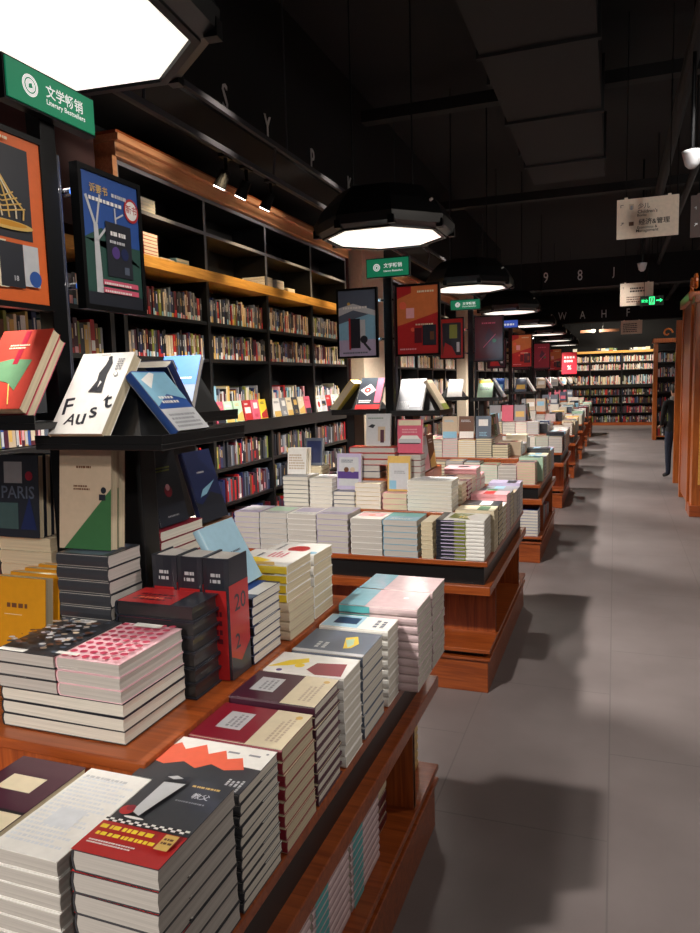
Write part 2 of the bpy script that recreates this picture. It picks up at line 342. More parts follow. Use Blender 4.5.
# ------------------------------------------------------------------ bookcases
SPC = ['white', 'cream', 'red', 'navy', 'black', 'charcoal', 'brown', 'maroon', 'slate', 'blue', 'gold', 'olive', 'beige', 'grey', 'ink', 'silver', 'plum', 'green']
def spine_art(rr):
    band = rr.choice(['white', 'white', 'cream', 'silver', 'gold', 'sky', 'red', 'pink'])
    a = [('r', .06, .01, .94, rr.uniform(.14, .3), band)] if rr.random() < .72 else []
    return a+[('r', .38, .5, .62, rr.uniform(.7, .9), rr.choice(['white', 'gold', 'silver', 'cream', 'black']))]
SHB = []
def shelf_variants():
    rr = random.Random(3); D = ['ink', 'charcoal', 'brown', 'navy', 'maroon', 'slate', 'black', 'grey', 'beige', 'plum', 'gold', 'red', 'ink', 'cream', 'blue', 'charcoal', 'olive']
    for i in range(44):
        c = D[i % len(D)]; t = rr.choice([.016, .02, .024, .028, .034]); h = rr.uniform(.165, .222); b = MB(); w = rr.uniform(.13, .15)
        b.box(0, w, 0, .0015, 0, t, c) if False else None
        b.add([(0,0,t*.12),(.003,0,0),(w,0,0),(w,0,t),(.003,0,t),(0,0,t*.88),(0,h,t*.12),(.003,h,0),(w,h,0),(w,h,t),(.003,h,t),(0,h,t*.88)],
              [(0,6,7,1),(1,7,8,2),(3,9,10,4),(4,10,11,5),(5,11,6,0),(2,8,9,3)], c)
        b.add([(.002,h-.003,.001),(w-.002,h-.003,.001),(w-.002,h-.003,t-.001),(.002,h-.003,t-.001),(.002,.002,.001),(w-.002,.002,.001),(w-.002,.002,t-.001),(.002,.002,t-.001)], [(3,2,1,0),(4,5,6,7)], PAGEC)
        b.art(spine_art(rr), t, h, lambda u, v, q: (-.0001-q, v, t-u))
        SHB.append((b.mesh('shelved_book'), t, h, w, c))
shelf_variants()
SM = MB()   # the mass of shelved books beyond the nearest three hundred
def case_M(loc, rz): return Matrix.Translation(loc) @ Matrix.Rotation(rz, 4, 'Z')
# book in case-local coords: spine at y=0 facing -y, x along shelf
LB = Matrix(((0, 0, 1, 0), (1, 0, 0, 0), (0, 1, 0, 0), (0, 0, 0, 1)))  # book x->+y(depth), y->z, z->x
def fill_mass(M, x0, x1, y, z, hmax, rr, face=False, fill=1.0, light=False):
    x = x0
    while x < x1-.035:
        t = rr.uniform(.014, .034) if not face else rr.uniform(.1, .13); h = rr.uniform(.72, .98)*hmax
        if x+t > x1: break
        if rr.random() < fill:
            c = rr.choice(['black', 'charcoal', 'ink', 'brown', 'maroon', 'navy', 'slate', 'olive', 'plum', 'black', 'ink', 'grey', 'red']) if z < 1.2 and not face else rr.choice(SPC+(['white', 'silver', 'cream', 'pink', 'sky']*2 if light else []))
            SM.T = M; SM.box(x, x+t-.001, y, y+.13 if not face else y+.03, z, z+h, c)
            if rr.random() < (.65 if z > 1.2 else .2):
                k = rr.choice(['white', 'cream', 'silver', 'red', 'sky', 'gold', 'pink']); a, bb = rr.choice([(.03, .3), (.02, .2), (.1, .4)])
                SM.add([(x+.002, y-.0008, z+a*h), (x+t-.003, y-.0008, z+a*h), (x+t-.003, y-.0008, z+bb*h), (x+.002, y-.0008, z+bb*h)], [(0, 1, 2, 3)], k)
            if rr.random() < (.5 if z > 1.2 else .25):
                SM.add([(x+t*.35, y-.0008, z+.5*h), (x+t*.65, y-.0008, z+.5*h), (x+t*.65, y-.0008, z+.85*h), (x+t*.35, y-.0008, z+.85*h)], [(0, 1, 2, 3)], rr.choice(['white', 'gold', 'silver']))
            SM.T = None
        x += t
NB = [0]
def fill_solo(M, x0, x1, y, z, hmax, rr, where):
    x = x0; n = 0; out = []
    while x < x1-.035:
        me, t, h, w, c = SHB[rr.randrange(len(SHB))]; sc = min(1, hmax/.225)
        if x+t > x1: break
        o = bpy.data.objects.new('shelved_book', me); COL.objects.link(o)
        o.matrix_world = M @ Matrix.Translation((x, y+rr.uniform(0, .006), z)) @ LB @ Matrix.Scale(sc, 4); x += t*sc+.0008; n += 1; out.append((o, c)); NB[0] += 1
    for i, (o, c) in enumerate(out):
        tag(o, f'{c} book, {nth(i+1)} from left, {where}', 'book', f'books on {where}')
ROWZ = [.10, .40, .70, .96, 1.29, 1.745, 2.0]
def bookcase(name, loc, rz, wdt, nb, label, top=2.83, wood_top=True, ends=None, edge=BLACK, solo=False, cor=CORN):
    t = empty(name, loc, rz); tag(t, label, 'bookcase'); M = case_M(loc, rz); bw = wdt/nb
    MB().box(0, wdt, .29, .31, .0, top, BLACK).build('back_panel', t)
    MB().box(0, wdt, .0, .29, 0, .09, ends or BLACK).build('plinth', t)
    for i in range(nb+1):
        x = i*bw
        MB().box(x-.018, x+.018, 0, .289, .09, 2.27, BLACK).build('upright', t)
        if top > 2.5: up_ = MB().box(x-.014, x+.014, .004, .289, 2.345, top, BLACK).build('upright', t); MB().box(x-.014, x+.014, 0, .0035, 2.345, top, edge).build('front_edge', up_)
    for z in ROWZ:
        if z == 1.29: MB().box(0, wdt, -.03, .289, 1.19, 1.285, BLACK).build('wide_shelf', t)
        elif z > .1: MB().box(0, wdt, .006, .289, z-.024, z-.001, BLACK).build('shelf', t)
    MB().box(-.02, wdt+.02, -.035, .289, 2.27, 2.34, OAK).build('lit_ledge', t, .003)
    if top > 2.5:
        up_ = MB().box(0, wdt, .006, .289, 2.585, 2.603, BLACK).build('shelf', t); MB().box(0, wdt, .0005, .0055, 2.583, 2.605, edge).build('front_edge', up_); up_ = MB().box(0, wdt, .004, .289, top-.02, top+.004, BLACK).build('top_board', t); MB().box(0, wdt, -.001, .0035, top-.02, top+.004, edge).build('front_edge', up_)
        if wood_top:
            b = MB(); b.box(-.04, wdt+.04, -.03, .31, top+.01, top+.09, cor); b.box(-.05, wdt+.05, -.06, .31, top+.09, top+.13, cor); b.box(-.045, wdt+.045, -.045, .31, top+.13, top+.15, WOOD); b.build('cornice', t, .004)
            MB().box(-.06, -.02, -.02, .31, 2.35, top+.01, cor).build('end_post', t)
    return t, M, bw
rr = random.Random(11)
A, MA, bw = bookcase('bookcase', (-2.65, 3.52, 0), PI/2, 3.68, 4, 'tall black bookcase with lit golden ledge and oak cornice along the left', edge=GREYM, solo=True)
MB().box(3.70, 3.73, -.02, .31, 0, 2.86, REDW).build('end_panel', A)
bn = ['first', 'second', 'third', 'fourth']
for k in range(4):
    for z, hn, rn in ((2.0, .19, 'upper row of spines'), (1.745, .185, 'lower row of spines'),):
        fill_solo(MA, k*bw+.02, (k+1)*bw-.02, .02, z, hn, rr, f'{rn}, {bn[k]} bay')
    # display row: face-out pieces in front, spines behind
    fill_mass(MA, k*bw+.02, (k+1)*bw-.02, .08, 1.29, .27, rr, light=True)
    x = k*bw+.03; j = 0
    while x < (k+1)*bw-.16:
        w = rr.uniform(.1, .13); c = rr.choice(['rose', 'cream', 'charcoal', 'white', 'yellow', 'grey', 'red', 'mint', 'silver']); key = ('face', k, j)
        book_meshes(key, w, .155, .02, c, rand_art(['white', 'ink', 'red', 'gold'], rr)); j += 1
        put_book(key, MA @ Matrix.Translation((x, .004, 1.2855)) @ Matrix.Rotation(math.radians(80), 4, 'X'), f'small {c} book facing out, {nth(j)} from left, wide shelf, {bn[k]} bay', f'face-out books on wide shelf, {bn[k]} bay', 'display_book')
        x += w+rr.uniform(.004, .03)
    for z, h in ((.96, .2), (.70, .2), (.40, .22), (.10, .22)): fill_mass(MA, k*bw+.02, (k+1)*bw-.02, .03, z, h, rr, fill=.96)
# flat piles up on the case: (y0, y1, z, n, colour, thickness)
for (y0, z, n, c, desc, where) in ((3.74, 2.6035, 4, 'silver', 'pale flat book', 'pile on the upper left shelf'), (3.745, 2.3405, 7, 'red', 'red and white flat book', 'pile on the golden ledge'),
        (3.92, 2.3405, 1, 'white', 'white flat book', 'single pile on golden ledge'), (4.09, 2.3405, 2, 'sky', 'pale blue flat book', 'low pile on golden ledge'),
        (5.34, 2.3405, 4, 'white', 'white flat book', 'tall far pile on the golden ledge'), (5.56, 2.3405, 4, 'silver', 'silver flat book', 'middle far pile on golden ledge'), (5.78, 2.3405, 2, 'cream', 'cream flat book', 'low far pile on golden ledge')):
    key = ('ledge', c, y0); book_meshes(key, .15, .2, .02, c, [('r', .1, .3, .9, .7, 'white')]); stack(key, 'E', -2.86, y0, z, n, desc, where, name='display_book')
Bc, MBm, bwB = bookcase('bookcase', (-2.65, 8.3, 0), PI/2, 4.5, 5, 'second tall black bookcase along the left wall, behind the second table', edge=GREYM)
Cc, MCm, bwC = bookcase('bookcase', (-2.65, 14.0, 0), PI/2, 9.6, 10, 'far black bookcase along the left wall near the back', edge=GREYM)
Zc, MZ, bwZ = bookcase('bookcase', (-2.65, 1.5, 0), PI/2, 1.9, 2, 'low black bookcase behind the orange poster at far left', top=2.35)
Fc, MF, bwF = bookcase('bookcase', (-1.7, 24.3, 0), 0, 2.85, 3, 'black bookcase with oak top ledge across the end of the aisle', top=2.35, ends=WOOD)
for (M, w, nb, lt) in ((MBm, bwB, 5, 1), (MCm, bwC, 10, 1), (MZ, bwZ, 2, 0), (MF, bwF, 3, 1)):
    for k in range(nb):
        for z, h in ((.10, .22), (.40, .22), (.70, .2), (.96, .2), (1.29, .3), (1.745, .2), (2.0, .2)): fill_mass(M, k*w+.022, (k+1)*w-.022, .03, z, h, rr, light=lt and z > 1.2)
        if M is MF: fill_mass(M, k*w+.2, (k+1)*w-.1, .03, 2.341, .1, rr, face=True, light=True, fill=.8)
struct(MB().box(-3, -2.52, 7.36, 8.14, 0, 4.2, CREAMW).build('trim_5', bevel=.005))
struct(MB().box(-3, -2.52, 13.0, 13.8, 0, 4.2, CREAMW).build('trim_6', bevel=.005))
# brown signs above far case
for i, (x0, x1) in enumerate(((-1.0, -.58), (-.46, .1))):
    tag(MB().box(x0, x1, 23, 23.04, 2.86, 2.94, 'brown').cyl((x0+.1, 23.02, 2.94), (x0+.1, 23.02, 4.2), .004, BLKM, 6).cyl((x1-.1, 23.02, 2.94), (x1-.1, 23.02, 4.2), .004, BLKM, 6).build('hanging_bar'), ['left', 'right'][i]+' brown bar hanging before the far bookcase', 'bar', 'brown hanging bars')
# ------------------------------------------------------------------ right side
def wooden_case(name, loc, rz, wdt, label, top=2.42, books=True):
    t = empty(name, loc, rz); tag(t, label, 'bookcase'); M = case_M(loc, rz)
    for x in (0, wdt-.09): MB().box(x, x+.09, -.02, .32, 0, top-.1, ORW).build('post', t, .004)
    MB().box(.09, wdt-.09, .29, .31, 0, top-.1, BLACK).build('back_panel', t)
    MB().box(-.03, wdt+.03, -.05, .34, top-.1, top, ORW).build('cornice', t, .006)
    if not books: MB().box(.09, wdt-.09, -.008, .0, .1, top-.1, WOODV).build('front_panel', t, .002)
    n = 12
    for s, cx in ((1, wdt*.3), (-1, wdt*.7)):
        b = MB()
        for i in range(n):
            a0 = i*.5; a1 = (i+1)*.5; r0 = .12-.008*i; r1 = .12-.008*(i+1)
            b.cyl((cx+s*r0*math.cos(a0), .05, top+.125+r0*math.sin(a0)), (cx+s*r1*math.cos(a1), .05, top+.125+r1*math.sin(a1)), .02, ORW, 6)
        b.build('carved_scroll', t)
    for z in (.1, .45, .8, 1.15, 1.5, 1.85, 2.15):
        MB().box(.09, wdt-.09, .0, .289, z-.03, z, BLACK if z > .2 else ORW).build('shelf', t)
        if books and z < 2.1: fill_mass(M, .1, wdt-.1, .03, z, .24, rr, light=True)
    return t
wooden_case('wooden_cabinet', (.80, 10.0, 0), -PI/2, 1.1, 'tall brown wooden cabinet with closed front at the right edge', 2.45, books=False)
wooden_case('wooden_bookcase', (.86, 18.72, 0), 0, .95, 'orange wooden bookcase with carved scrolls facing up the aisle', 2.4)
# end face of the near case seen from the front
t = empty('end_cabinet', (.80, 8.57, 0)); tag(t, 'tall orange wooden cabinet end panel at the right picture edge', 'cabinet')
MB().box(0, .9, 0, .24, 0, 2.3, ORW).build('body', t, .004); rpn = MB().box(.06, .4, -.012, 0, .35, 2.0, OAK).build('raised_panel', t, .003)
MB().box(-.02, .92, -.03, .26, 2.3, 2.38, ORW).build('cornice', t, .004); MB().box(-.02, .92, -.03, .27, 0, .12, WOOD).build('plinth', t, .003)
for z in (.42, .3): MB().cyl((.1, -.03, z), (.1, -.012, z), .02, BLKM, 10).build('knob', rpn)
# ladder leaning between the cases
t = empty('library_ladder', (.80, 11.2, 0)); tag(t, 'wooden library ladder leaning beside the dark clothed person', 'ladder')
MB().box(0, .11, 0, .09, 0, 2.3, ORW).build('post', t, .004)
for s in (.2, .62):
    MB().add([(s-.02, 0, 0), (s+.02, 0, 0), (s+.02, .06, 0), (s-.02, .06, 0), (s-.02, .55, 2.3), (s+.02, .55, 2.3), (s+.02, .61, 2.3), (s-.02, .61, 2.3)], [(3,2,1,0),(4,5,6,7),(0,1,5,4),(1,2,6,5),(2,3,7,6),(3,0,4,7)], ORW).build('rail', t)
for k in range(7): z = .25+k*.3; MB().box(.22, .60, .55*z/2.3, .55*z/2.3+.06, z-.015, z+.015, ORW).build('rung', t)
for k in range(3): MB().add([(.09, .02, .55+k*.55), (.2, .1, .75+k*.55), (.2, .1, .80+k*.55), (.09, .02, .61+k*.55), (.09, .06, .55+k*.55), (.2, .14, .75+k*.55), (.2, .14, .80+k*.55), (.09, .06, .61+k*.55)], [(0,1,2,3),(7,6,5,4),(0,4,5,1),(3,2,6,7),(1,5,6,2),(0,3,7,4)], ORW).build('brace', t)
# person, back turned
def person(loc, rz, s):
    P = {'pel': (0,0,.93,.115,.085), 'wst': (0,0,1.05,.11,.08), 'chs': (0,0,1.28,.135,.095), 'nb': (0,0,1.44,.06,.055), 'nt': (0,-.01,1.52,.05,.05), 'hd': (0,-.02,1.60,.075,.088), 'ht': (0,-.01,1.68,.07,.082)}
    for sx, n in ((-1,'l'),(1,'r')):
        P['hp'+n] = (sx*.09,0,.88,.09,.09); P['kn'+n] = (sx*.095,-.01,.48,.058,.06); P['an'+n] = (sx*.1,.02,.09,.04,.045); P['to'+n] = (sx*.115,-.15,.04,.04,.03)
        P['sh'+n] = (sx*.17,0,1.40,.06,.06); P['el'+n] = (sx*.22,.02,1.13,.045,.045); P['wr'+n] = (sx*.17,-.14,.98,.032,.03)
    E = [('pel','wst'),('wst','chs'),('chs','nb'),('nb','nt'),('nt','hd'),('hd','ht')]
    for n in 'lr': E += [('pel','hp'+n),('hp'+n,'kn'+n),('kn'+n,'an'+n),('an'+n,'to'+n),('chs','sh'+n),('sh'+n,'el'+n),('el'+n,'wr'+n)]
    for n, sx in (('l', -1), ('r', 1)):
        for f, (dx, dz) in enumerate(((-.025, -.03), (-.009, -.05), (.009, -.05), (.025, -.04), (.045*-sx, .02))):
            P[f'f{n}{f}'] = (sx*.17+dx, -.21 if f < 4 else -.17, .96+dz*.5, .009, .009); P[f'g{n}{f}'] = (sx*.17+dx, -.235 if f < 4 else -.19, .93+dz*.5, .008, .008)
            E += [('wr'+n, f'f{n}{f}'), (f'f{n}{f}', f'g{n}{f}')]
    ks = list(P); me = bpy.data.meshes.new('person'); me.from_pydata([P[k][:3] for k in ks], [(ks.index(a), ks.index(b)) for a, b in E], [])
    o = bpy.data.objects.new('person', me); COL.objects.link(o); sk = o.modifiers.new('s', 'SKIN'); ss = o.modifiers.new('u', 'SUBSURF'); ss.levels = ss.render_levels = 2
    for i, k in enumerate(ks): me.skin_vertices[0].data[i].radius = P[k][3:]; me.skin_vertices[0].data[i].use_root = (k == 'pel')
    dg = bpy.context.evaluated_depsgraph_get(); m2 = bpy.data.meshes.new_from_object(o.evaluated_get(dg)); o.modifiers.clear(); o.data = m2
    for c in (flat('navy_trousers', (30, 36, 54), .9), flat('dark_coat', (20, 22, 24), .95), flat('skin', (196, 150, 124), .6), flat('dark_shoe', (26, 24, 24), .5)): m2.materials.append(c)
    for p in m2.polygons:
        z = p.center.z; p.use_smooth = True
        p.material_index = 3 if z < .085 else (0 if z < .86 and abs(p.center.y) < .12 else (2 if z > 1.47 or (p.center.y < -.15) else 1))
    o.location = loc; o.rotation_euler = (0, 0, rz); o.scale = (s, s, s)
    h = MB(); n = 14; m = 8
    vs = []; fs = []
    for j in range(m+1):
        ph = PI*.62*j/m
        for i in range(n): a = 2*PI*i/n; vs.append((.088*math.sin(ph)*math.cos(a), .012+.1*math.sin(ph)*math.sin(a)+(.02 if j > 5 and math.sin(a) < 0 else 0), 1.645+.1*math.cos(ph)-(.05 if j > 5 and math.sin(a) > 0 else 0)))
    fs = [(j*n+i, j*n+(i+1)%n, (j+1)*n+(i+1)%n, (j+1)*n+i) for j in range(m) for i in range(n)]
    h.add(vs, fs, flat('dark_hair', (22, 26, 22), .5)).build('hair', o, smooth=True)
    MB().rings([(.075, 1.40), (.085, 1.44), (.075, 1.49), (.062, 1.50)], flat('grey_scarf', (120, 116, 112), .9), 14, captop=False).build('scarf', o, smooth=True)
    return tag(o, 'person in dark coat and navy trousers standing half behind the ladder post', 'person')
person((.84, 11.75, 0), math.radians(200), .82)
# hanging signs
SIGNW = flat('sign_cream', (232, 216, 196), .5); INK = flat('sign_ink', (40, 30, 28), .6)
def flat_panel(mb, w, h, items, th=.012, face=PAGE):
    mb.box(0, w, 0, th, 0, h, face); mb.art(items, w, h, lambda u, v, q: (u, -q, v)); return mb
def hang_sign(x, y, z, w, h, items, label, m=SIGNW):
    t = empty('hanging_sign', (x, y, z)); tag(t, label, 'sign')
    flat_panel(MB(), w, h, items, .012, m).build('panel', t)
    for k in (.15, .85): MB().cyl((w*k, .006, h), (w*k, .006, 4.2-z), .003, BLKM, 6).build('wire', t); MB().box(w*k-.012, w*k+.012, 0, .012, h, h+.012, m).build('clip', t)
    return t
hang_sign(-.005, 6.0, 2.578, .43, .29, [('t', '↖', .09, .82, .06, INK), ('t', '少儿', .44, .80, .09, INK), ('t', "Children's", .5, .66, .03, INK, 0, .32), ('t', 'Books', .41, .57, .03, INK, 0, .15),
    ('r', .2, .74, .28, .87, 'beige'), ('r', .22, .72, .26, .83, 'grey'), ('t', '↗', .09, .38, .05, INK), ('r', .2, .32, .28, .42, 'brown'), ('t', '经济&管理', .61, .40, .08, INK, 0, .5), ('t', 'Economics &', .5, .26, .03, INK, 0, .32), ('t', 'Management', .5, .17, .03, INK, 0, .36)],
    'nearest cream directory sign with two Chinese headings hanging over the aisle')
hang_sign(.05, 11.0, 2.52, .43, .31, [('t', '↑', .1, .8, .06, INK), ('g', .3, .6, .85, .85, 2, INK), ('g', .2, .15, .9, .45, 3, 'brown')], 'second cream directory sign, behind the green exit sign')
hang_sign(.1, 16.5, 2.42, .42, .28, [('g', .1, .15, .9, .85, 5, INK)], 'small farthest cream directory sign below the exit sign')
t = hang_sign(.505, 6.02, 2.55, .36, .3, [('t', '↑', .1, .7, .06, 'silver'), ('g', .2, .6, .85, .75, 1, 'silver'), ('t', '↗', .1, .3, .06, 'silver'), ('g', .2, .15, .85, .35, 2, 'silver')], 'dark brown hanging sign cut by the right picture edge', flat('sign_brown', (70, 40, 32), .5))
EG = emit('exit_green', (40, 235, 130), 2.2)
t = empty('exit_sign', (.31, 10.9, 2.50)); tag(t, 'small glowing green exit sign with running figure and arrows', 'sign')
MB().box(0, .30, 0, .03, 0, .13, flat('exit_dark', (8, 50, 30), .5)).build('case', t)
b = MB(); b.art([('r', .38, .1, .62, .9, EG), ('r', .42, .18, .58, .82, 'green'), ('e', .5, .68, .025, .07, EG), ('l', .5, .6, .48, .4, .03, EG), ('l', .48, .4, .44, .22, .02, EG), ('l', .48, .4, .55, .25, .02, EG),
    ('t', '安全', .2, .5, .14, EG), ('l', .68, .5, .88, .5, .05, EG), ('p', [(.84, .3), (.96, .5), (.84, .7)], EG)], .30, .13, lambda u, v, q: (u, -q, v)); b.build('lit_symbols', t)
for x in (.05, .25): MB().cyl((x, .015, .13), (x, .015, 1.7), .004, BLKM, 6).build('hanging_rod', t)
# dome cameras
for i, (x, y, z) in enumerate(((.42, 5.0, 2.84), (.30, 10.0, 2.9))):
    t = empty('dome_camera', (x, y, z)); tag(t, ['white dome camera hanging left of the brown sign at the right edge', 'small white dome camera above the second cream sign'][i], 'camera', 'dome cameras')
    MB().rings([(.02, -.05), (.04, -.03), (.055, .03), (.06, .05)], 'silver', 16, capbot=True).build('dome', t, smooth=True); MB().cyl((0, 0, .05), (0, 0, 4.2-z), .012, BLKM).build('rod', t)
# ------------------------------------------------------------------ tables
CX = -1.27; HW = .70; HL = .74
TY = [1.53, 4.18, 6.85, 9.55, 12.25, 14.95, 17.6, 20.2]
tn = ['nearest', 'second', 'third', 'fourth', 'fifth', 'sixth', 'seventh', 'farthest']
Z1 = .667
def make_table(i, z2, z3, t3):
    HL = .78 if i == 0 else .74
    y = TY[i]; t = empty('display_table', (CX, y, 0)); tag(t, f'{tn[i]} square cherry wood display table with stepped tiers, piled with books', 'table', 'stepped display tables')
    def b(n, hx, hy, z0, z1, m, bev=.003): return MB().box(-hx, hx, -hy, hy, z0, z1, m).build(n, t, bev)
    b('plinth', HW, HL, 0, .165, WOOD); b('plinth_lip', HW+.012, HL+.012, .165, .178, WOOD)
    b('shadow_gap', HW-.03, HL-.03, .178, .205, BLACK, 0); b('lower_shelf', HW+.012, HL+.012, .205, .225, WOOD)
    b('core_box', HW-.26, HL-.26, .225, .50, WOODV, 0)
    for sx in (-1, 1):
        for sy in (-1, 1): MB().box(*sorted((sx*HW, sx*(HW-.02))), *sorted((sy*(HL-.27), sy*(HL-.25))), .225, .50, WOODV).build('divider', t)
    for sx in (-1, 1):
        for sy in (-1, 1): MB().box(*sorted((sx*(HW-.26), sx*(HW-.0))), *sorted((sy*(HL-.275), sy*(HL-.255))), .225, .50, WOODV).build('partition', t)
    b('rail', HW+.015, HL+.015, .50, .545, WOOD); b('black_band', HW-.02, HL-.02, .545, .64, BLACK, 0); b('top_board', HW, HL, .64, Z1-.001, WOOD)
    if i > 0: MB().box(-HW+.02, HW-.03, -HL+.0175, -HL+.0195, .632, .6395, CHROME).build('metal_strip', t)
    ix = HW-.21; iy = HL-(.26 if i == 0 else .22)
    b('upper_tier', ix, iy, Z1-.001, z2-.022, WOODV, 0); b('tier_board', ix+.006, iy+.006, z2-.022, z2-.001, WOOD)
    x0, x1, y0, y1 = t3
    MB().box(x0-CX, x1-CX, y0-y, y1-y, z2-.001, z3-.001, WOODV).build('third_tier', t, .003)
    return t
make_table(0, .889, 1.04, (-1.50, -1.035, 1.40, 1.86))
for i in range(1, 8): make_table(i, .866, 1.02, (-1.50, -1.03, TY[i]-.40, TY[i]+.3))
Z2 = [.89]+[.867]*7; Z3 = [1.041]+[1.021]*7
# racks
def make_rack(cx, cy, zb, zl, desc, hx=.11, hy=.14, col=(-.085, -.035, -.09, .09), ex=.035):
    t = empty('book_rack', (cx, cy, zb)); tag(t, desc, 'rack', 'black book racks'); h = zl-zb
    MB().box(*col, 0, h-.02, BLACK).build('column', t, .003)
    q = .16; tx, ty = .012, .02
    b = MB(); b.add([(-hx,-hy,h),(hx,-hy,h),(hx,hy,h),(-hx,hy,h),(-tx,-ty,h+q),(tx,-ty,h+q),(tx,ty,h+q),(-tx,ty,h+q)], [(3,2,1,0),(4,5,6,7),(0,1,5,4),(1,2,6,5),(2,3,7,6),(3,0,4,7)], BLACK); b.build('slanted_head', t)
    MB().box(-hx-.035, hx+ex, -hy-.04, hy+.04, h-.02, h-.006, BLACK).build('ledge', t, .002)
    MB().box(-hx-.035, hx+ex, -hy-.04, -hy-.036, h-.006, h+.012, BLACK).build('ledge_lip', t)
    MB().box(hx+ex-.004, hx+ex, -hy-.035, hy+.04, h-.006, h+.012, BLACK).build('ledge_lip', t)
    return t
def lean_book(key, p, az, lean, label, grp=None):
    if label is None:
        w, l, t, c = key; lo_book(M_lean(Vector(p), az, lean, w), w, l, t, c, PAGE, random.Random(1)); LT.T = M_lean(Vector(p), az, lean, w); a = (hash_(p) % 40)/100
        LT.add([(w*.12, l*(.1+a), t+.0004), (w*.88, l*(.1+a), t+.0004), (w*.88, l*(.45+a), t+.0004), (w*.12, l*(.45+a), t+.0004)], [(0, 1, 2, 3)], ['white', 'sky', 'rose', 'gold', 'silver', 'ink'][hash_(p) % 6]); LT.T = None; return
    w = BK[key][2]; return put_book(key, M_lean(Vector(p), az, lean, w), label, grp)
HEADL = math.atan2(.12, .16); HEADX = math.atan2(.098, .16)
# sign poles
GREEN = flat('sign_green', (24, 132, 96), .4, .3); GREENE = emit('sign_green_lit', (24, 140, 100), .25)
WLIT = emit('sign_white_lit', (255, 255, 255), .35)
def logo(u, v, r):
    it = [('c', u, v, r, WLIT), ('c', u, v, r*.72, GREENE), ('c', u, v, r*.6, WLIT), ('p', [(u-r*.25, v-r*.9), (u+r*.3, v-r*.6), (u+r*.2, v+r*.9), (u-r*.2, v+r*.4)], GREENE)]
    return it
def sign_items(): return logo(.24, .52, .085)+[('t', '文学畅销', .63, .60, .2, WLIT, 0, .44), ('t', 'Literary Bestsellers', .64, .28, .05, WLIT, 0, .46)]
def pole(x, y, zb, az, i, label):
    t = empty('sign_pole', (x, y, zb), math.radians(az+90)); tag(t, label, 'pole', 'black sign poles')
    MB().box(-.024, .024, -.02, .02, 0, 2.20-zb, BLKM).build('post', t, .002)
    MB().cyl((.040, .0, 0), (.040, .0, 2.1-zb), .010, TRAYM, 8).build('slim_tube', t)
    for z in (1.80, 2.02):
        br_ = MB().box(-.06, .075, -.006, .006, z-zb-.006, z-zb+.006, BLKM).build('bracket', t)
        for sx in (-.045, .06): MB().cyl((sx, -.026, z-zb), (sx, -.006, z-zb), .009, CHROME, 10).build('bolt', br_)
    return t
def poster(x, y, z, az, w, h, items, label, ground):
    """x,y,z = bottom centre; az = facing"""
    t = empty('framed_poster', (x, y, z), math.radians(az+90)); tag(t, label, 'poster', 'framed posters on the poles')
    b = MB(); f = .012
    b.box(-w/2-f, -w/2, -.012, .012, -f, h+f, BLKM).box(w/2, w/2+f, -.012, .012, -f, h+f, BLKM).box(-w/2, w/2, -.012, .012, -f, 0, BLKM).box(-w/2, w/2, -.012, .012, h, h+f, BLKM); b.build('frame', t)
    b = MB().box(-w/2, w/2, -.008, .010, 0, h, ground); b.art(items, w, h, lambda u, v, q: (u-w/2, -.008-q*1.5, v)); b.build('print', t)
    return t
def header(x, y, z, az, w, h, label, items=None, m=None):
    t = empty('category_sign', (x, y, z), math.radians(az+90)); tag(t, label, 'sign', 'signs on top of the poles')
    MB().box(-w/2-.005, w/2+.005, -.006, .022, -.005, h+.005, BLKM).build('frame', t)
    b = MB().box(-w/2, w/2, -.010, -.0062, 0, h, m or GREENE); b.art(items or sign_items(), w, h, lambda u, v, q: (u-w/2, -.010-q*1.5, v)); b.build('lit_panel', t); return t
# poster art
def gold_scales():
    it = [('r', .05, .38, .83, .93, 'ink')]
    for k in range(6):
        P = [(.24+.02*k, .87-.01*k), (.30+.055*k, .74-.02*k), (.22+.10*k, .60-.008*k), (.28+.085*k, .50)]
        for a_, b_ in zip(P, P[1:]): it.append(('l', *a_, *b_, .02, 'gold' if k % 2 else 'cream'))
    for k in range(4):
        P = [(.2+.02*k, .56+.028*k), (.45, .53+.028*k), (.74-.05*k, .57+.028*k)]
        for a_, b_ in zip(P, P[1:]): it.append(('l', *a_, *b_, .014, 'gold'))
    it += [('e', .48, .455, .34, .028, 'gold'), ('e', .48, .462, .26, .016, 'mustard')]
    it += [('r', .3, .08, .45, .36, 'cream'), ('r', .36, .085, .66, .35, 'ink'), ('r', .66, .1, .86, .35, 'silver'), ('c', .8, .15, .08, 'blue'), ('t', '双灯', .16, .15, .06, 'cream'), ('t', '18', .55, .14, .05, 'silver'), ('g', .05, .95, .7, .98, 1, 'cream'), ('g', .03, .2, .2, .24, 1, 'yellow')]
    return it
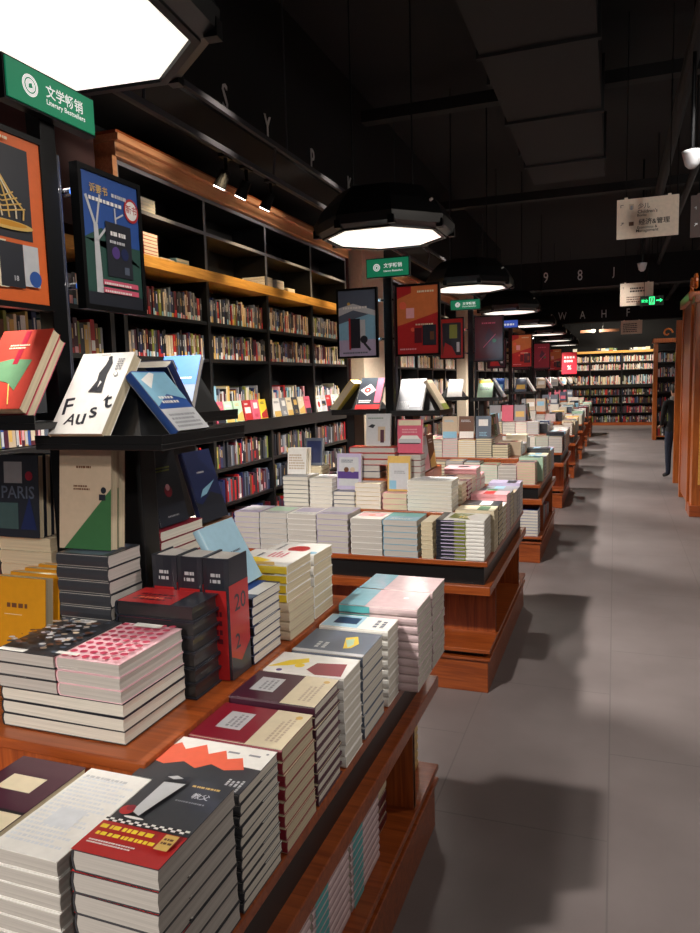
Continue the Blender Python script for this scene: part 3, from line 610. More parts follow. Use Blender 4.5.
def tree_poster():
    it = [('r', 0, 0, 1, .5, flat('deep_green', (34, 74, 66), .5)), ('p', [(0, .5), (1, .5), (1, .35), (.6, .42), (.3, .6)], flat('deep_green', (34, 74, 66), .5)), ('r', 0, 0, 1, .1, 'ink')]
    tr = 'silver'
    it += [('p', [(.16, .1), (.28, .1), (.24, .62), (.17, .62)], tr), ('l', .2, .6, .06, .82, .04, tr), ('l', .21, .6, .3, .85, .03, tr), ('l', .22, .5, .4, .62, .03, tr), ('l', .55, .78, .56, .62, .025, tr), ('l', .56, .7, .7, .75, .02, tr)]
    it += [('c', .86, .80, .14, 'red'), ('c', .86, .80, .11, 'white'), ('t', '新书', .86, .81, .1, 'red'), ('t', '诉妻书', .28, .885, .10, 'gold'), ('g', .5, .86, .78, .91, 1, 'silver'), ('g', .1, .79, .72, .84, 1, 'white')]
    it += [('r', .36, .24, .82, .66, 'ink'), ('g', .44, .56, .72, .62, 1, 'white'), ('g', .42, .50, .74, .54, 1, 'silver'), ('c', .52, .43, .07, 'purple'), ('c', .68, .43, .07, 'navy'), ('r', .66, .27, .75, .33, 'slate')]
    it += [('r', .26, .165, .9, .205, 'rose'), ('g', .28, .17, .88, .20, 1, 'white'), ('r', .26, .105, .9, .145, 'rose'), ('g', .28, .11, .88, .14, 1, 'white')]
    return it
def blue_poster():
    return [('p', [(0, .5), (1, .66), (1, 1), (0, 1)], 'slate'), ('p', [(0, .62), (.4, .7), (1, .6), (1, .68), (.4, .8), (0, .74)], 'silver'), ('g', .12, .72, .88, .78, 1, 'white'), ('c', .28, .8, .04, 'gold'), ('r', 0, 0, 1, .25, 'lilac'),
            ('r', .27, .1, .32, .58, 'red'), ('r', .32, .12, .58, .57, 'ink'), ('r', .58, .2, .72, .55, 'silver'), ('c', .68, .25, .1, 'ink'), ('l', .68, .2, .85, .08, .06, 'ink'), ('g', .1, .04, .9, .08, 1, 'slate')]
def red_orange_poster():
    return [('p', [(0, .42), (1, .6), (1, 1), (0, 1)], flat('poster_tan', (206, 112, 60), .5)), ('p', [(0, .82), (.35, .9), (.35, 1), (0, 1)], 'red'), ('c', .14, .72, .09, 'salmon'), ('r', .22, .53, .42, .68, 'pink'), ('g', .5, .9, .9, .95, 1, 'cream'), ('g', .45, .42, .9, .46, 1, 'cream'),
            ('c', .38, .36, .05, 'salmon'), ('r', .42, .16, .6, .38, 'maroon'), ('r', .62, .12, .95, .42, 'ink'), ('r', .8, .2, .9, .32, 'brown'), ('g', .06, .06, .5, .1, 1, 'pink')]
def shelf_poster():
    return [('r', .08, .06, .92, .9, 'ink'), ('r', .4, .5, .75, .85, 'olive'), ('r', .1, .06, .4, .3, 'brown'), ('p', [(.1, .06), (.7, .06), (.5, .3), (.2, .4)], 'red'), ('r', .72, .15, .85, .4, 'silver')]
def maroon_poster():
    return [('g', .25, .84, .75, .9, 1, 'rose'), ('p', [(.5, .75), (.7, .6), (.55, .35), (.35, .5)], 'plum'), ('l', .3, .3, .75, .6, .03, 'rose'), ('c', .7, .45, .07, 'green'), ('r', 0, 0, 1, .05, 'plum')]
# --- nearest table pole: everything faces the aisle (+X)
pole(-1.245, 1.385, Z2[0]-.0, 0, 0, 'black pole with brackets at centre of the nearest table')
header(-1.205, 1.378, 2.165, 0, .27, .08, 'large green sign with white Chinese title top left of the picture')
poster(-1.2, 1.208, 1.74, 0, .215, .345, gold_scales(), 'orange-bordered poster with golden wire ladle at the left edge', 'orange')
poster(-1.2, 1.552, 1.757, 0, .216, .315, tree_poster(), 'blue and green poster with white tree and round red seal', 'blue')
# --- second
pole(-1.235, 4.06, Z2[1], -90, 1, 'black sign pole rising from the second table')
header(-1.215, 4.0, 2.145, -90, .245, .098, 'green sign with white Chinese title on top of the second pole')
poster(-1.405, 4.0, 1.705, -90, .225, .375, blue_poster(), 'blue and grey poster with dark book, left of second pole', 'sky')
poster(-1.045, 4.0, 1.705, -90, .235, .375, red_orange_poster(), 'red and tan poster right of the second pole', 'red')
# --- third
pole(-1.275, 6.82, Z2[2], -90, 2, 'black sign pole rising from the third table')
header(-1.31, 6.75, 2.2, -90, .27, .085, 'dim green sign on the third pole, under a lamp')
poster(-1.44, 6.75, 1.76, -90, .21, .36, shelf_poster(), 'dark red-framed poster left of the third pole', 'red')
poster(-1.095, 6.75, 1.725, -90, .25, .395, maroon_poster(), 'maroon poster with green detail right of the third pole', 'maroon')
for i in range(3, 8):
    y = TY[i]; pole(-1.27, y-.02, Z2[i], -90, i, f'black sign pole rising from the {tn[i]} table')
    if i < 6:
        poster(-1.435, y-.08, 1.7, -90, .22, .35, maroon_poster() if i > 3 else shelf_poster(), f'small dark poster left of the pole on the {tn[i]} table', 'plum')
        poster(-1.12, y-.08, 1.7, -90, .24, .40, red_orange_poster() if i % 2 else maroon_poster(), f'small reddish poster right of the pole on the {tn[i]} table', 'red' if i % 2 else 'crimson')
header(-1.27, TY[3]-.08, 2.2, -90, .2, .09, 'small blue lit sign on the fourth pole', [('g', .12, .3, .88, .75, 1, WLIT)], emit('sign_blue_lit', (60, 90, 190), .5))
header(-.91, 16.0, 1.62, -90, .3, .45, 'red square sign with white print hanging over the far tables', [('g', .15, .55, .85, .9, 2, 'white'), ('t', '%', .5, .3, .3, 'white')], flat('bright_red', (206, 30, 50), .4))
MB().cyl((-.91, 16.01, 2.08), (-.91, 16.01, 4.2), .004, BLKM, 6).build('hanging_wire', bpy.data.objects['category_sign.004'] if 'category_sign.004' in bpy.data.objects else None).matrix_parent_inverse = Matrix.Translation((.91, -16.0, -1.62))
# ------------------------------------------------------------------ nearest table's books
z = Z1
CHK = flat('checker_white', (232, 230, 226), .4)
ga = [('r', 0, .0, 1, .34, 'red')]
for i in range(20):
    for j in range(2):
        if (i+j) % 2: ga.append(('r', i*.05, .34+j*.02, i*.05+.05, .36+j*.02, 'black'))
        else: ga.append(('r', i*.05, .34+j*.02, i*.05+.05, .36+j*.02, CHK))
ga += [('g', .07, .235, .74, .31, 1, 'yellow'), ('g', .1, .16, .78, .225, 1, 'yellow'), ('g', .1, .07, .75, .12, 2, 'white'), ('p', [(.8, .14), (.95, .14), (.95, .30), (.8, .30)], 'gold'), ('g', .82, .2, .94, .28, 2, 'brown'),
       ('p', [(.22, .46), (.34, .42), (.48, .88), (.22, .86)], 'silver'), ('c', .16, .46, .08, 'red'), ('c', .18, .49, .05, 'crimson'), ('p', [(.18, .90), (.32, .95), (.46, .90), (.46, .98), (.32, .94), (.18, .98)], 'ink'), ('p', [(.2, .93), (.3, .91), (.4, .94), (.3, .965)], 'silver'),
       ('t', '教父', .78, .76, .1, 'silver'), ('g', .58, .86, .92, .9, 1, 'gold'), ('g', .55, .66, .95, .69, 1, 'grey'), ('e', .32, .385, .12, .014, 'white')]
book_meshes('god', .148, .212, .0325, 'charcoal', ga, page=PAGEG)
stack('god', 'S', -.722, .757, z, 7, 'charcoal paperback with red checker band', 'its corner stack')
book_meshes('mag', .13, .226, .026, 'white', [('g', .08, .1, .92, .9, 18, flat('faint_print', (216, 220, 226), .4)), ('r', .3, .3, .7, .5, flat('faint_print', (216, 220, 226), .4)), ('g', .1, .88, .9, .93, 1, 'silver')], page=PAGEG)
stack('mag', 'S', -.868, .748, z, 8, 'white paperback with faint blue print', 'stack left of the checker-banded books')
z2w = z+8*(.026+GAP)
book_meshes('dk', .145, .215, .03, 'plum', [('r', .25, .55, .75, .75, 'cream'), ('r', 0, 0, 1, .3, 'cream'), ('r', .0, .3, 1, .33, 'black')], page=PAGEC)
stack('dk', 'S', -1.02, .757, z, 7, 'dark red book with cream label', 'stack left of the white print books')
mount = [('r', .0, .0, 1, .30, 'white'), ('p', [(0, .3), (1, .3), (1, .98), (0, .98)], 'charcoal')]
mount = [('r', 0, .62, 1, 1, 'white'), ('p', [(0, .95), (.1, .98), (.16, .80), (.25, .9), (.35, .66), (.5, .72), (.62, .58), (.78, .64), (1, .5), (1, .32), (.8, .38), (.6, .3), (.3, .42), (0, .3)], 'salmon'),
         ('r', 0, 0, 1, .12, 'charcoal'), ('g', .55, .03, .9, .09, 2, 'silver')]
# landscape-facing: drawn on a book whose text faces the aisle
mount = [('p', [(0, .0), (1, .0), (1, .30), (.0, .38)], 'white'), ('r', 0, .3, 1, 1, 'charcoal')]
mount = [('p', [(.55, 0), (1, 0), (1, 1), (.6, 1)], 'white'), ('p', [(.4, 1), (.68, 1), (.86, .9), (.72, .8), (.9, .66), (.70, .56), (.84, .44), (.66, .36), (.74, .24), (.5, .14), (.42, .3), (.5, .45), (.36, .55), (.46, .7), (.34, .85)], 'salmon'), ('g', .05, .04, .3, .2, 4, 'silver'), ('c', .9, .06, .02, 'grey'), ('g', .80, .1, .84, .5, 2, 'grey')]
book_meshes('mnt', .148, .212, .0185, 'charcoal', mount, page=PAGE)
stack('mnt', 'E', -.784, .978, z, 11, 'charcoal and white paperback with red mountains', 'its pile at the near table')
lab = lambda c2: [('r', 0, 0, 1, .38, c2), ('r', .30, .55, .78, .82, 'silver'), ('g', .36, .6, .72, .76, 3, 'grey'), ('g', .15, .1, .85, .25, 3, 'beige'), ('c', .85, .1, .05, 'gold')]
book_meshes('crim', .148, .205, .0255, 'crimson', lab('cream'), page=PAGEC)
stack('crim', 'E', -.775, 1.140, z, 8, 'crimson book with white label and cream band', 'the crimson stack')
book_meshes('plm', .145, .212, .0235, 'plum', lab('cream'), hard=True, page=PAGE)
stack('plm', 'E', -.785, 1.302, z, 9, 'plum book with white label, cream band', 'plum stack')
PPK = flat('pale_pink_gloss', (214, 190, 194), .25, .5); PTL = flat('pale_teal_gloss', (134, 182, 196), .25, .5)
book_meshes('yr', .122, .208, .026, 'white', [('p', [(.2, .98), (.35, .75), (.6, .55), (.8, .6), (.6, .8)], 'yellow'), ('p', [(.25, .5), (.6, .45), (.7, .1), (.1, .05), (.05, .35)], 'crimson'), ('c', .4, .62, .1, 'yellow'), ('c', .1, .8, .06, 'purple')], page=PAGE)
stack('yr', 'E', -.778, 1.462, z, 8, 'white book with yellow and crimson art', 'stack behind the plum books')
book_meshes('gb', .165, .19, .03, 'slate', [('r', .0, .0, .1, 1, 'silver'), ('p', [(.25, .35), (.7, .45), (.8, .3), (.5, .2), (.3, .25)], 'yellow'), ('p', [(.3, .3), (.6, .42), (.7, .32), (.45, .26)], 'mint'), ('g', .2, .6, .5, .8, 2, 'silver')], page=PAGE)
stack('gb', 'E', -.762, 1.600, z, 7, 'grey-blue book with yellow splash', 'its stack before the white and navy one')
book_meshes('wb', .105, .2, .026, 'white', [('r', .05, .45, .95, .98, 'lightblue'), ('r', .3, .5, .8, .85, 'navy'), ('g', .2, .1, .8, .3, 2, 'slate')], page=PAGE)
stack('wb', 'E', -.768, 1.792, z, 8, 'white book with navy picture', 'stack before the pink teal books')
book_meshes('pt', .168, .235, .0235, PPK, [('r', 0, .66, 1, 1, PTL), ('c', .6, .25, .05, 'white')], page=PAGE, spine=[('r', .1, .6, .9, 1, 'teal')])
stack('pt', 'E', -.748, 1.905, z, 10, 'glossy pink and teal book', 'the nearer pink pile by the far corner')
stack('pt', 'E', -.748, 2.08, z, 10, 'glossy pink and teal book', 'the farther pink pile at the far corner')
# upper tier
z = Z2[0]
book_meshes('big', .295, .205, .026, 'ink', [], page=PAGE)
stack('big', 'S', -1.141, 1.045, z, 3, 'wide dark-covered art book', 'the three under the checked books')
zz = z+3*(.026+GAP)
pk = []
for i in range(6):
    for j in range(9): pk.append(('e', .1+i*.16, .06+j*.11, .055, .034, flat('dot_red', (190, 52, 84), .4))); 
pk += [('r', .3, .85, .75, .95, 'white'), ('r', .0, .0, .35, .06, 'white')]
book_meshes('pchk', .148, .205, .025, flat('blush', (236, 196, 204), .4, .3), pk, page=PAGEG, spine=[('r', .1, 0, .9, 1, 'rose')])
stack('pchk', 'S', -.994, 1.045, zz, 3, 'pink dotted paperback', 'the upper pile at the tier corner')
gk = [('r', .15, .86, .6, .96, 'white'), ('r', .05, .0, .5, .07, 'white')]
r2 = random.Random(5)
for i in range(120): gk.append(('e', r2.uniform(.06, .94), r2.uniform(.08, .84), .05, .025, r2.choice(['beige', 'slate', 'silver', 'brown', 'charcoal'])))
book_meshes('gchk', .148, .205, .025, 'charcoal', gk, page=PAGEG)
stack('gchk', 'S', -1.145, 1.045, zz, 3, 'grey camouflage-patterned paperback', 'pile left of the pink dotted books')
book_meshes('redk', .198, .105, .033, 'ink', [('r', .04, .0, .72, 1, 'red'), ('g', .15, .2, .6, .7, 3, 'maroon'), ('g', .2, .3, .55, .5, 1, 'salmon')], hard=True, page=flat('dark_edge', (40, 38, 40), .4, .4), spine=[])
stack('redk', 'S', -1.022, 1.256, z, 6, 'red book with charcoal side', 'stack behind the pink dotted pile')
# standing boxed set
setart = [('r', 0, 0, 1, .78, 'red'), ('t', '20', .55, .62, .26, 'ink', 0, .6), ('t', '2', .35, .30, .4, 'ink'), ('p', [(0, 0), (1, 0), (1, .25), (.5, .12), (0, .2)], 'charcoal')]
book_meshes('box', .088, .28, .066, 'ink', setart, hard=True, page=PAGEG, spine=[('r', .1, .0, .9, .74, 'red'), ('g', .3, .8, .7, .9, 2, 'silver'), ('g', .3, .3, .7, .6, 4, 'maroon')])
for k in range(3):
    # spine towards -Y, cover towards +X
    M = Matrix.Translation((-1.0+k*.0675, 1.366, z)) @ Matrix(((0, 0, 1, 0), (1, 0, 0, 0), (0, 1, 0, 0), (0, 0, 0, 1)))
    put_book('box', M, ['left', 'middle', 'right'][k]+' of three thick red and black volumes standing upright', 'thick red and black volumes')
book_meshes('blw', .15, .13, .0225, 'navy', [('r', 0, .3, 1, 1, 'blue'), ('r', .2, .0, .9, .3, 'white'), ('g', .2, .6, .8, .8, 2, 'lilac')], page=PAGE, spine=[('r', .1, 0, .9, 1, 'black')])
stack('blw', 'E', -.925, 1.462, z, 7, 'blue topped book with dark spine', 'stack right of the red black volumes')
book_meshes('bge', .165, .185, .024, 'beige', [], page=PAGEC); 
zt = stack('bge', 'E', -.965, 1.632, z, 4, 'beige book', 'lower half of the yellow and white pile')
book_meshes('ylw', .16, .17, .024, 'white', [('p', [(0, .6), (.3, .4), (.45, .7), (.4, 1), (0, 1)], 'yellow'), ('p', [(0, .2), (.2, .3), (.15, .6), (0, .6)], 'gold'), ('g', .5, .3, .9, .6, 4, 'rose'), ('g', .5, .7, .8, .8, 1, 'slate')], page=PAGEC, spine=[('r', .1, 0, .9, 1, 'yellow')])
stack('ylw', 'E', -.955, 1.635, zt, 4, 'white and yellow illustrated book', 'upper half of its pile')
book_meshes('rdt', .145, .16, .03, 'white', [('e', .45, .45, .25, .2, 'red'), ('c', .2, .1, .1, 'sky'), ('g', .2, .8, .8, .9, 1, 'grey')], page=PAGEC, spine=[])
stack('rdt', 'E', -.945, 1.808, z, 6, 'white book with red spot', 'stack behind the yellow illustrated books')
# green-cover book on its pile
book_meshes('dgs', .12, .14, .029, 'charcoal', [('r', .05, .1, .9, .9, 'slate')], page=PAGEG, spine=[])
zg = stack('dgs', 'E', -1.178, 1.262, z, 10, 'grey book', 'the pile below the beige-green upright books')
book_meshes('grn', .148, .225, .022, 'beige', [('p', [(.12, 0), (1, 0), (1, .62)], 'green'), ('p', [(.85, .02), (1, .02), (1, .5), (.85, .4)], 'green'), ('c', .86, .60, .05, 'ink'), ('g', .35, .82, .65, .86, 1, 'brown'), ('g', .3, .6, .62, .66, 2, 'brown'), ('r', .78, .5, .9, .56, 'ink')], page=PAGEC)
for k in range(2): put_book('grn', M_lean(Vector((-1.128+k*.0, 1.345-k*.026, zg)), -90, .10, .148), ['rear', 'front'][k]+' of two beige upright books with green diagonal cover', 'beige and green upright books')
# left part: yellow upright books, paris
book_meshes('ylb', .15, .235, .026, 'mustard', [('g', .25, .7, .75, .78, 1, 'brown'), ('r', .2, .63, .55, .635, 'cream'), ('c', .55, .45, .01, 'brown'), ('g', .1, .08, .9, .2, 3, 'gold')], page=PAGEC)
for k in range(4): put_book('ylb', M_lean(Vector((-1.262-k*.006, 1.37-k*.038, z)), -90, .10, .15), ['rearmost', 'third from front', 'second from front', 'frontmost'][k]+' of four mustard yellow upright books at the left edge', 'mustard upright books')
book_meshes('crs', .16, .2, .034, 'cream', [], page=PAGEC, spine=[]) 
zp = stack('crs', 'S', -1.43, 1.385, Z2[0], 9, 'thick cream paged book', 'pile at left beneath the dark upright books') if False else None
zp = Z3[0]
book_meshes('crs2', .17, .155, .034, 'cream', [('r', .05, .05, .95, .95, 'beige')], page=PAGEC)
zp = stack('crs2', 'S', -1.50, 1.41, Z3[0], 4, 'thick cream paged book', 'pile beneath the dark upright books at left')
book_meshes('par', .148, .21, .018, 'ink', [('t', 'PARIS', .55, .55, .1, 'slate', 0, .72), ('r', .25, .66, .65, .92, 'grey'), ('r', .1, .1, .55, .42, flat('dusk_teal', (60, 84, 86), .5)), ('p', [(.6, .1), (.95, .1), (.8, .5)], 'navy'), ('c', .8, .75, .08, 'crimson')], page=PAGEC)
for k in range(3): put_book('par', M_lean(Vector((-1.43+k*.0, 1.47-k*.025, zp)), -90, .07, .148), ['rear', 'middle', 'front'][k]+' of three dark teal upright books titled PARIS', 'dark upright books titled PARIS')
# racks on nearest table
make_rack(-1.075, 1.45, Z3[0], 1.44, 'black slanted book rack right of the near pole', col=(-.06, .04, -.055, .005), ex=.08)
make_rack(-1.36, 1.42, Z3[0], 1.488, 'black slanted book rack left of the near pole', hx=.07, hy=.17, col=(.03, .07, .02, .06), ex=.02)
rk_ = [o for o in COL.objects if o.name.startswith('book_rack') and o.parent is None][-1]
MB().box(.0905, .20, -.21, -.075, 1.468-Z3[0], 1.482-Z3[0], BLACK).build('side_tray', rk_); MB().box(.0905, .20, -.21, -.206, 1.4825-Z3[0], 1.50-Z3[0], BLACK).build('tray_lip', rk_)
fa = [('t', 'F', .19, .33, .30, 'ink', .15), ('t', 'A', .34, .17, .2, 'ink', -.1), ('t', 'u', .52, .17, .19, 'ink', .1), ('t', 's', .70, .25, .19, 'ink', .3), ('t', 't', .88, .38, .25, 'ink', .3),
      ('p', [(.44, .50), (.70, .49), (.68, .60), (.66, .72), (.68, .86), (.63, .93), (.58, .93), (.56, .84), (.50, .74), (.52, .64)], 'charcoal'), ('p', [(.46, .52), (.60, .51), (.64, .60), (.54, .58)], 'ink'), ('p', [(.58, .55), (.62, .62), (.58, .64)], 'white'), ('c', .6, .93, .035, 'ink'), ('g', .76, .78, .88, .93, 5, 'grey'), ('c', .82, .72, .04, 'grey'), ('c', .82, .72, .028, 'white'), ('g', .42, .96, .6, .98, 1, 'grey')]
book_meshes('fau', .148, .222, .028, 'white', fa, page=PAGEC)
HB = .004
lean_book('fau', (-1.103, 1.282, 1.436+HB), -90, HEADL, 'white FAUST-lettered book with black figure on the near rack')
book_meshes('bls', .13, .19, .02, 'slate', [('r', 0, .5, 1, 1, 'blue'), ('c', .55, .4, .13, 'purple'), ('l', .4, .35, .7, .45, .03, 'pink'), ('g', .1, .6, .9, .64, 1, 'silver')], page=PAGEG)
book_meshes('blu2', .13, .178, .024, 'blue', [('r', 0, 0, 1, .36, 'silver'), ('g', .1, .05, .9, .3, 4, 'grey'), ('p', [(0, .4), (.5, .6), (1, .5), (1, .98), (0, .98)], 'sky'), ('g', .2, .45, .8, .6, 2, 'white'), ('p', [(.2, .7), (.6, .95), (.5, .98), (.1, .85)], 'white')], page=PAGE)
lean_book('blu2', (-.918, 1.42, 1.436+HB), 0, .72, 'sky blue book with white band on right side of the rack')
make_rack(-1.255, 1.95, Z2[0], 1.465, 'black slanted book rack behind the near pole', hx=.07, hy=.09)
lean_book('bls', (-1.235, 1.845, 1.461+HB), -90, .42, 'slate blue book with purple art on the rear rack')
book_meshes('bks', .15, .2, .03, 'navy', [('g', .3, .75, .7, .85, 1, 'white'), ('r', 0, .85, 1, 1, 'silver')], page=PAGE)
lean_book('bks', (-1.085, 1.612, 1.436+HB), 90, HEADL, 'navy and white book leaning on the back of the near rack')
SMT = flat('sage_print', (76, 116, 82), .6)
sal = [('p', [(0, .55), (.45, .62), (.85, .60), (.75, .22), (.55, .32), (.35, .35), (.1, .05), (.0, .1), (.3, .42)], SMT), ('r', .5, .55, .6, .98, 'crimson'), ('g', .3, .75, .7, .82, 2, 'beige'), ('l', .6, .3, .75, .05, .02, 'gold')]
book_meshes('sal', .148, .212, .024, flat('coral_cover', (160, 46, 32), .5, 0), sal, page=PAGEC)
h2 = math.atan2(.07, .19)
book_meshes('sal2', .148, .205, .02, 'rose', [], page=PAGEC)
def lean_stack(keys, p, az, lean, labels, grp):
    a = math.radians(az); h = Vector((math.cos(a), math.sin(a), 0)); n = h*math.cos(lean)+Vector((0, 0, 1))*math.sin(lean); d = 0
    for k, lb in zip(keys, labels):
        put_book(k, M_lean(Vector(p)+n*d, az, lean, BK[k][2]), lb, grp); d += BK[k][4]+.001
lean_stack(['sal2', 'sal'], (-1.262, 1.236, 1.486+HB), -90, .6, ['rose book hidden just behind the salmon and green one', 'salmon book with pale green shape on the left rack'], 'rose and salmon books on left rack')
# right-side standing books on tier three / piles
book_meshes('rws', .2, .12, .024, 'brown', [], page=PAGE, spine=[('r', .1, 0, .9, 1, 'silver')])
zr = Z2[0]
book_meshes('rw2', .19, .13, .0255, 'brown', [('r', 0, .5, 1, 1, 'white')], page=PAGE, spine=[('r', .1, .1, .9, .9, 'crimson')])
zr = stack('rw2', 'E', -1.045+.0, 1.447-.0+.0, Z2[0], 0, '', '') if False else Z2[0]
book_meshes('rw3', .195, .115, .0258, 'crimson', [('r', 0, .5, 1, 1, 'white')], page=PAGE)
book_meshes('rw6', .155, .115, .0262, 'brown', [('r', 0, .5, 1, 1, 'white')], page=PAGE, spine=[])
stack('rw6', 'E', -1.155, 1.665, Z3[0], 5, 'brown-edged book', 'pile below the dark blue upright')
zr = stack('rw3', 'E', -1.155, 1.462, Z3[0], 6, 'brown-edged book', 'pile below the black upright')
book_meshes('dnv', .14, .2, .018, 'navy', [('p', [(0, 0), (1, 0), (1, .3), (.6, .4), (.2, .25), (0, .3)], 'ink'), ('p', [(.2, .35), (.45, .38), (.85, .55), (.6, .5), (.35, .45)], 'sky'), ('g', .3, .68, .6, .72, 1, 'silver')], page=PAGEG)
lean_book('dnv', (-1.062, 1.735, Z3[0]+5*.0271), 0, .28, 'dark blue upright book with pale leaping shape, under the rack')
book_meshes('dbk', .125, .19, .018, 'ink', [('c', .5, .45, .13, 'crimson'), ('c', .5, .5, .07, 'pink'), ('g', .1, .72, .9, .8, 2, 'olive'), ('g', .3, .1, .7, .14, 1, 'grey')], page=PAGEG)
book_meshes('rw4', .08, .115, .0262, 'brown', [], page=PAGE)
lean_book('dbk', (-1.07, 1.55, zr), 0, .2, 'black upright book with red flower beside the dark blue one')
# light blue leaning on the blue-topped stack
zb = Z2[0]+7*(.0225+GAP)
book_meshes('ltb', .165, .17, .02, 'lightblue', [('g', .4, .3, .8, .4, 1, 'navy'), ('r', .05, .3, .3, .6, 'lilac'), ('g', .4, .5, .9, .55, 1, 'slate')], page=PAGE)
lean_book('ltb', (-.865, 1.54, zb), 0, .5, 'light blue book tilted back on the blue-topped stack')
book_meshes('wsp', .06, .2, .02, 'white', [('g', .2, .1, .8, .5, 2, 'rose')], page=PAGEC)
0 and lean_book('wsp', (-.90+.0, 1.66, Z2[0]+8*(.024+GAP)), 0, .2, 'thin white and pink upright book behind the light blue one')
# dark book beside column
dk = 'dbk'
book_meshes('rw5', .1, .13, .025, 'brown', [('r', .3, 0, .9, 1, 'red')], page=PAGE)
# under-table stock on the aisle side
zc = .2255
book_meshes('ptl', .2, .225, .0215, PPK, [], page=PAGE, spine=[('r', .1, .62, .9, .95, 'teal')])
def shelf_pile(y, n, key, desc, where, x=-.80): 
    w = BK[key][2]
    for i in range(n):
        t = BK[key][4]; M = M_flat('S', 0, 1, 0, 1, 0)
        # spine towards +X: book x -> -X, y -> -Y
        M = Matrix.Translation((x+w, y+BK[key][3], zc+i*(t+GAP))) @ Matrix.Rotation(PI, 4, 'Z')
        k = n-1-i; put_book(key, M, f'{desc}, {"topmost" if k == 0 else ORD[k]+" down"} of {where}', f'{desc}, {where}')
shelf_pile(1.08, 10, 'ptl', 'pink book with teal spine patch', 'nearest pile under the near table')
shelf_pile(1.32, 10, 'ptl', 'pink book with teal spine patch', 'middle pile under the near table')
shelf_pile(1.56, 10, 'ptl', 'pink book with teal spine patch', 'farthest pink pile under the near table')
book_meshes('mrn', .17, .15, .035, 'maroon', [], page=PAGEC); book_meshes('crm', .17, .15, .035, 'cream', [], page=PAGEC); book_meshes('yl3', .17, .16, .03, 'gold', [], page=PAGEC)
shelf_pile(1.80, 3, 'mrn', 'maroon book', 'low pile under the near table'); 
put_book('crm', Matrix.Translation((-.63, 1.95, zc+3*.036)) @ Matrix.Rotation(PI, 4, 'Z'), 'cream book lying on the maroon pile under the near table')
shelf_pile(2.125, 7, 'yl3', 'yellow-brown book', 'corner pile under the near table', x=-.79)
# ------------------------------------------------------------------ auto rows for second and later tables
LT = MB()   # mass of table books on far tables
def lo_book(T, w, l, t, c, pg, rr):
    LT.T = T; LT.box(0, w, 0, l, 0, .0015, c); LT.box(0, w, 0, l, t-.0015, t, c); LT.box(0, .003, 0, l, 0, t, c); LT.box(.003, w-.002, .0015, l-.0015, .0015, t-.0015, pg); LT.T = None
def row(i, side, x0, x1, y0, y1, z, nmin, nmax, solo, rn, rr, skip=()):
    """fill a strip with piles; side gives the facing"""
    horiz = side in 'SN'; a, bb = (x0, x1) if horiz else (y0, y1); depth = (y1-y0) if horiz else (x1-x0); k = 0; p = a
    while p < bb-.1:
        w = min(rr.uniform(.138, .165), bb-p)
        if w < .1: break
        k += 1; l = min(depth-.002, rr.uniform(.198, .208)); t = rr.choice([.018, .022, .026, .03]); n = rr.randint(nmin, nmax); n = max(2, int(n*.024/t))
        c = rr.choice(['white', 'cream', 'silver', 'grey', 'slate', 'pink', 'sky', 'ink', 'crimson', 'beige', 'lilac', 'white', 'white', 'gold', 'mint', 'navy', 'charcoal'])
        ww = w-.004
        if side == 'S': X0, Y0 = p, y0
        elif side == 'E': X0, Y0 = x1-l, p
        elif side == 'N': X0, Y0 = p, y1-l
        else: X0, Y0 = x0, p
        if solo:
            key = (i, side, rn, k); auto_book(key, ww, l, t, c, rr)
            stack(key, side, X0, Y0, z, n, f'{c} book', f'{nth(k)} pile from {"left" if horiz else "front"}, {rn}, {tn[i]} table')
        else:
            pg = rr.choice([PAGE, PAGEG, PAGEC]); dx, dy = (ww, l) if horiz else (l, ww)
            for q in range(n): lo_book(M_flat(side, X0, X0+dx, Y0, Y0+dy, z+q*(t+GAP), rr.uniform(-.01, .01)), ww, l, t, c, pg, rr)
            q = n*(t+GAP)+z; LT.T = M_flat(side, X0, X0+dx, Y0, Y0+dy, q-GAP+.0003); a2 = rr.uniform(.1, .5)
            LT.add([(ww*.1, l*a2, 0), (ww*.9, l*a2, 0), (ww*.9, l*(a2+.3), 0), (ww*.1, l*(a2+.3), 0)], [(0, 1, 2, 3)], rr.choice(['red', 'navy', 'gold', 'sky', 'white', 'ink', 'rose', 'green'])); LT.T = None
        p += w
def named_row(specs, z, y0, rn):
    for k, (x0, x1, n, t, c, art, pg, l) in enumerate(specs):
        key = (rn, k); book_meshes(key, x1-x0-.004, l, t, c, art, page=pg)
        stack(key, 'S', x0, y0, z, n, f'{c} book', f'{nth(k+1)} pile from left, {rn}', .005)
g1 = lambda c: [('r', .1, .3, .9, .9, c), ('g', .15, .08, .85, .2, 2, 'grey')]
EX = CX+HW; WX = CX-HW; 
y0 = TY[1]-HL
named_row([(-1.955, -1.80, 7, .028, 'lilac', g1('silver'), PAGEG, .205), (-1.80, -1.635, 7, .028, 'silver', g1('mint'), PAGEG, .205), (-1.635, -1.465, 7, .028, 'white', g1('lilac'), PAGEG, .205), (-1.465, -1.285, 7, .029, 'lilac', g1('silver'), PAGEG, .205),
    (-1.275, -1.10, 6, .031, 'white', [('r', .1, .35, .9, .8, 'pink'), ('c', .5, .5, .12, 'salmon')], PAGEG, .205), (-1.10, -.915, 6, .031, 'sky', [('r', .0, .5, 1, 1, 'teal'), ('g', .2, .1, .8, .3, 2, 'white')], PAGEG, .205)], Z1, y0, 'front row, second table')
book_meshes('mg2', .235, .205, .017, 'ink', [('p', [(0, .1), (.6, .2), (1, .1), (1, .9), (.5, .7), (0, .9)], 'olive'), ('r', .7, 0, 1, 1, 'white'), ('g', .1, .3, .5, .5, 2, 'yellow')], page=PAGE, spine=[])
b_ = MB()
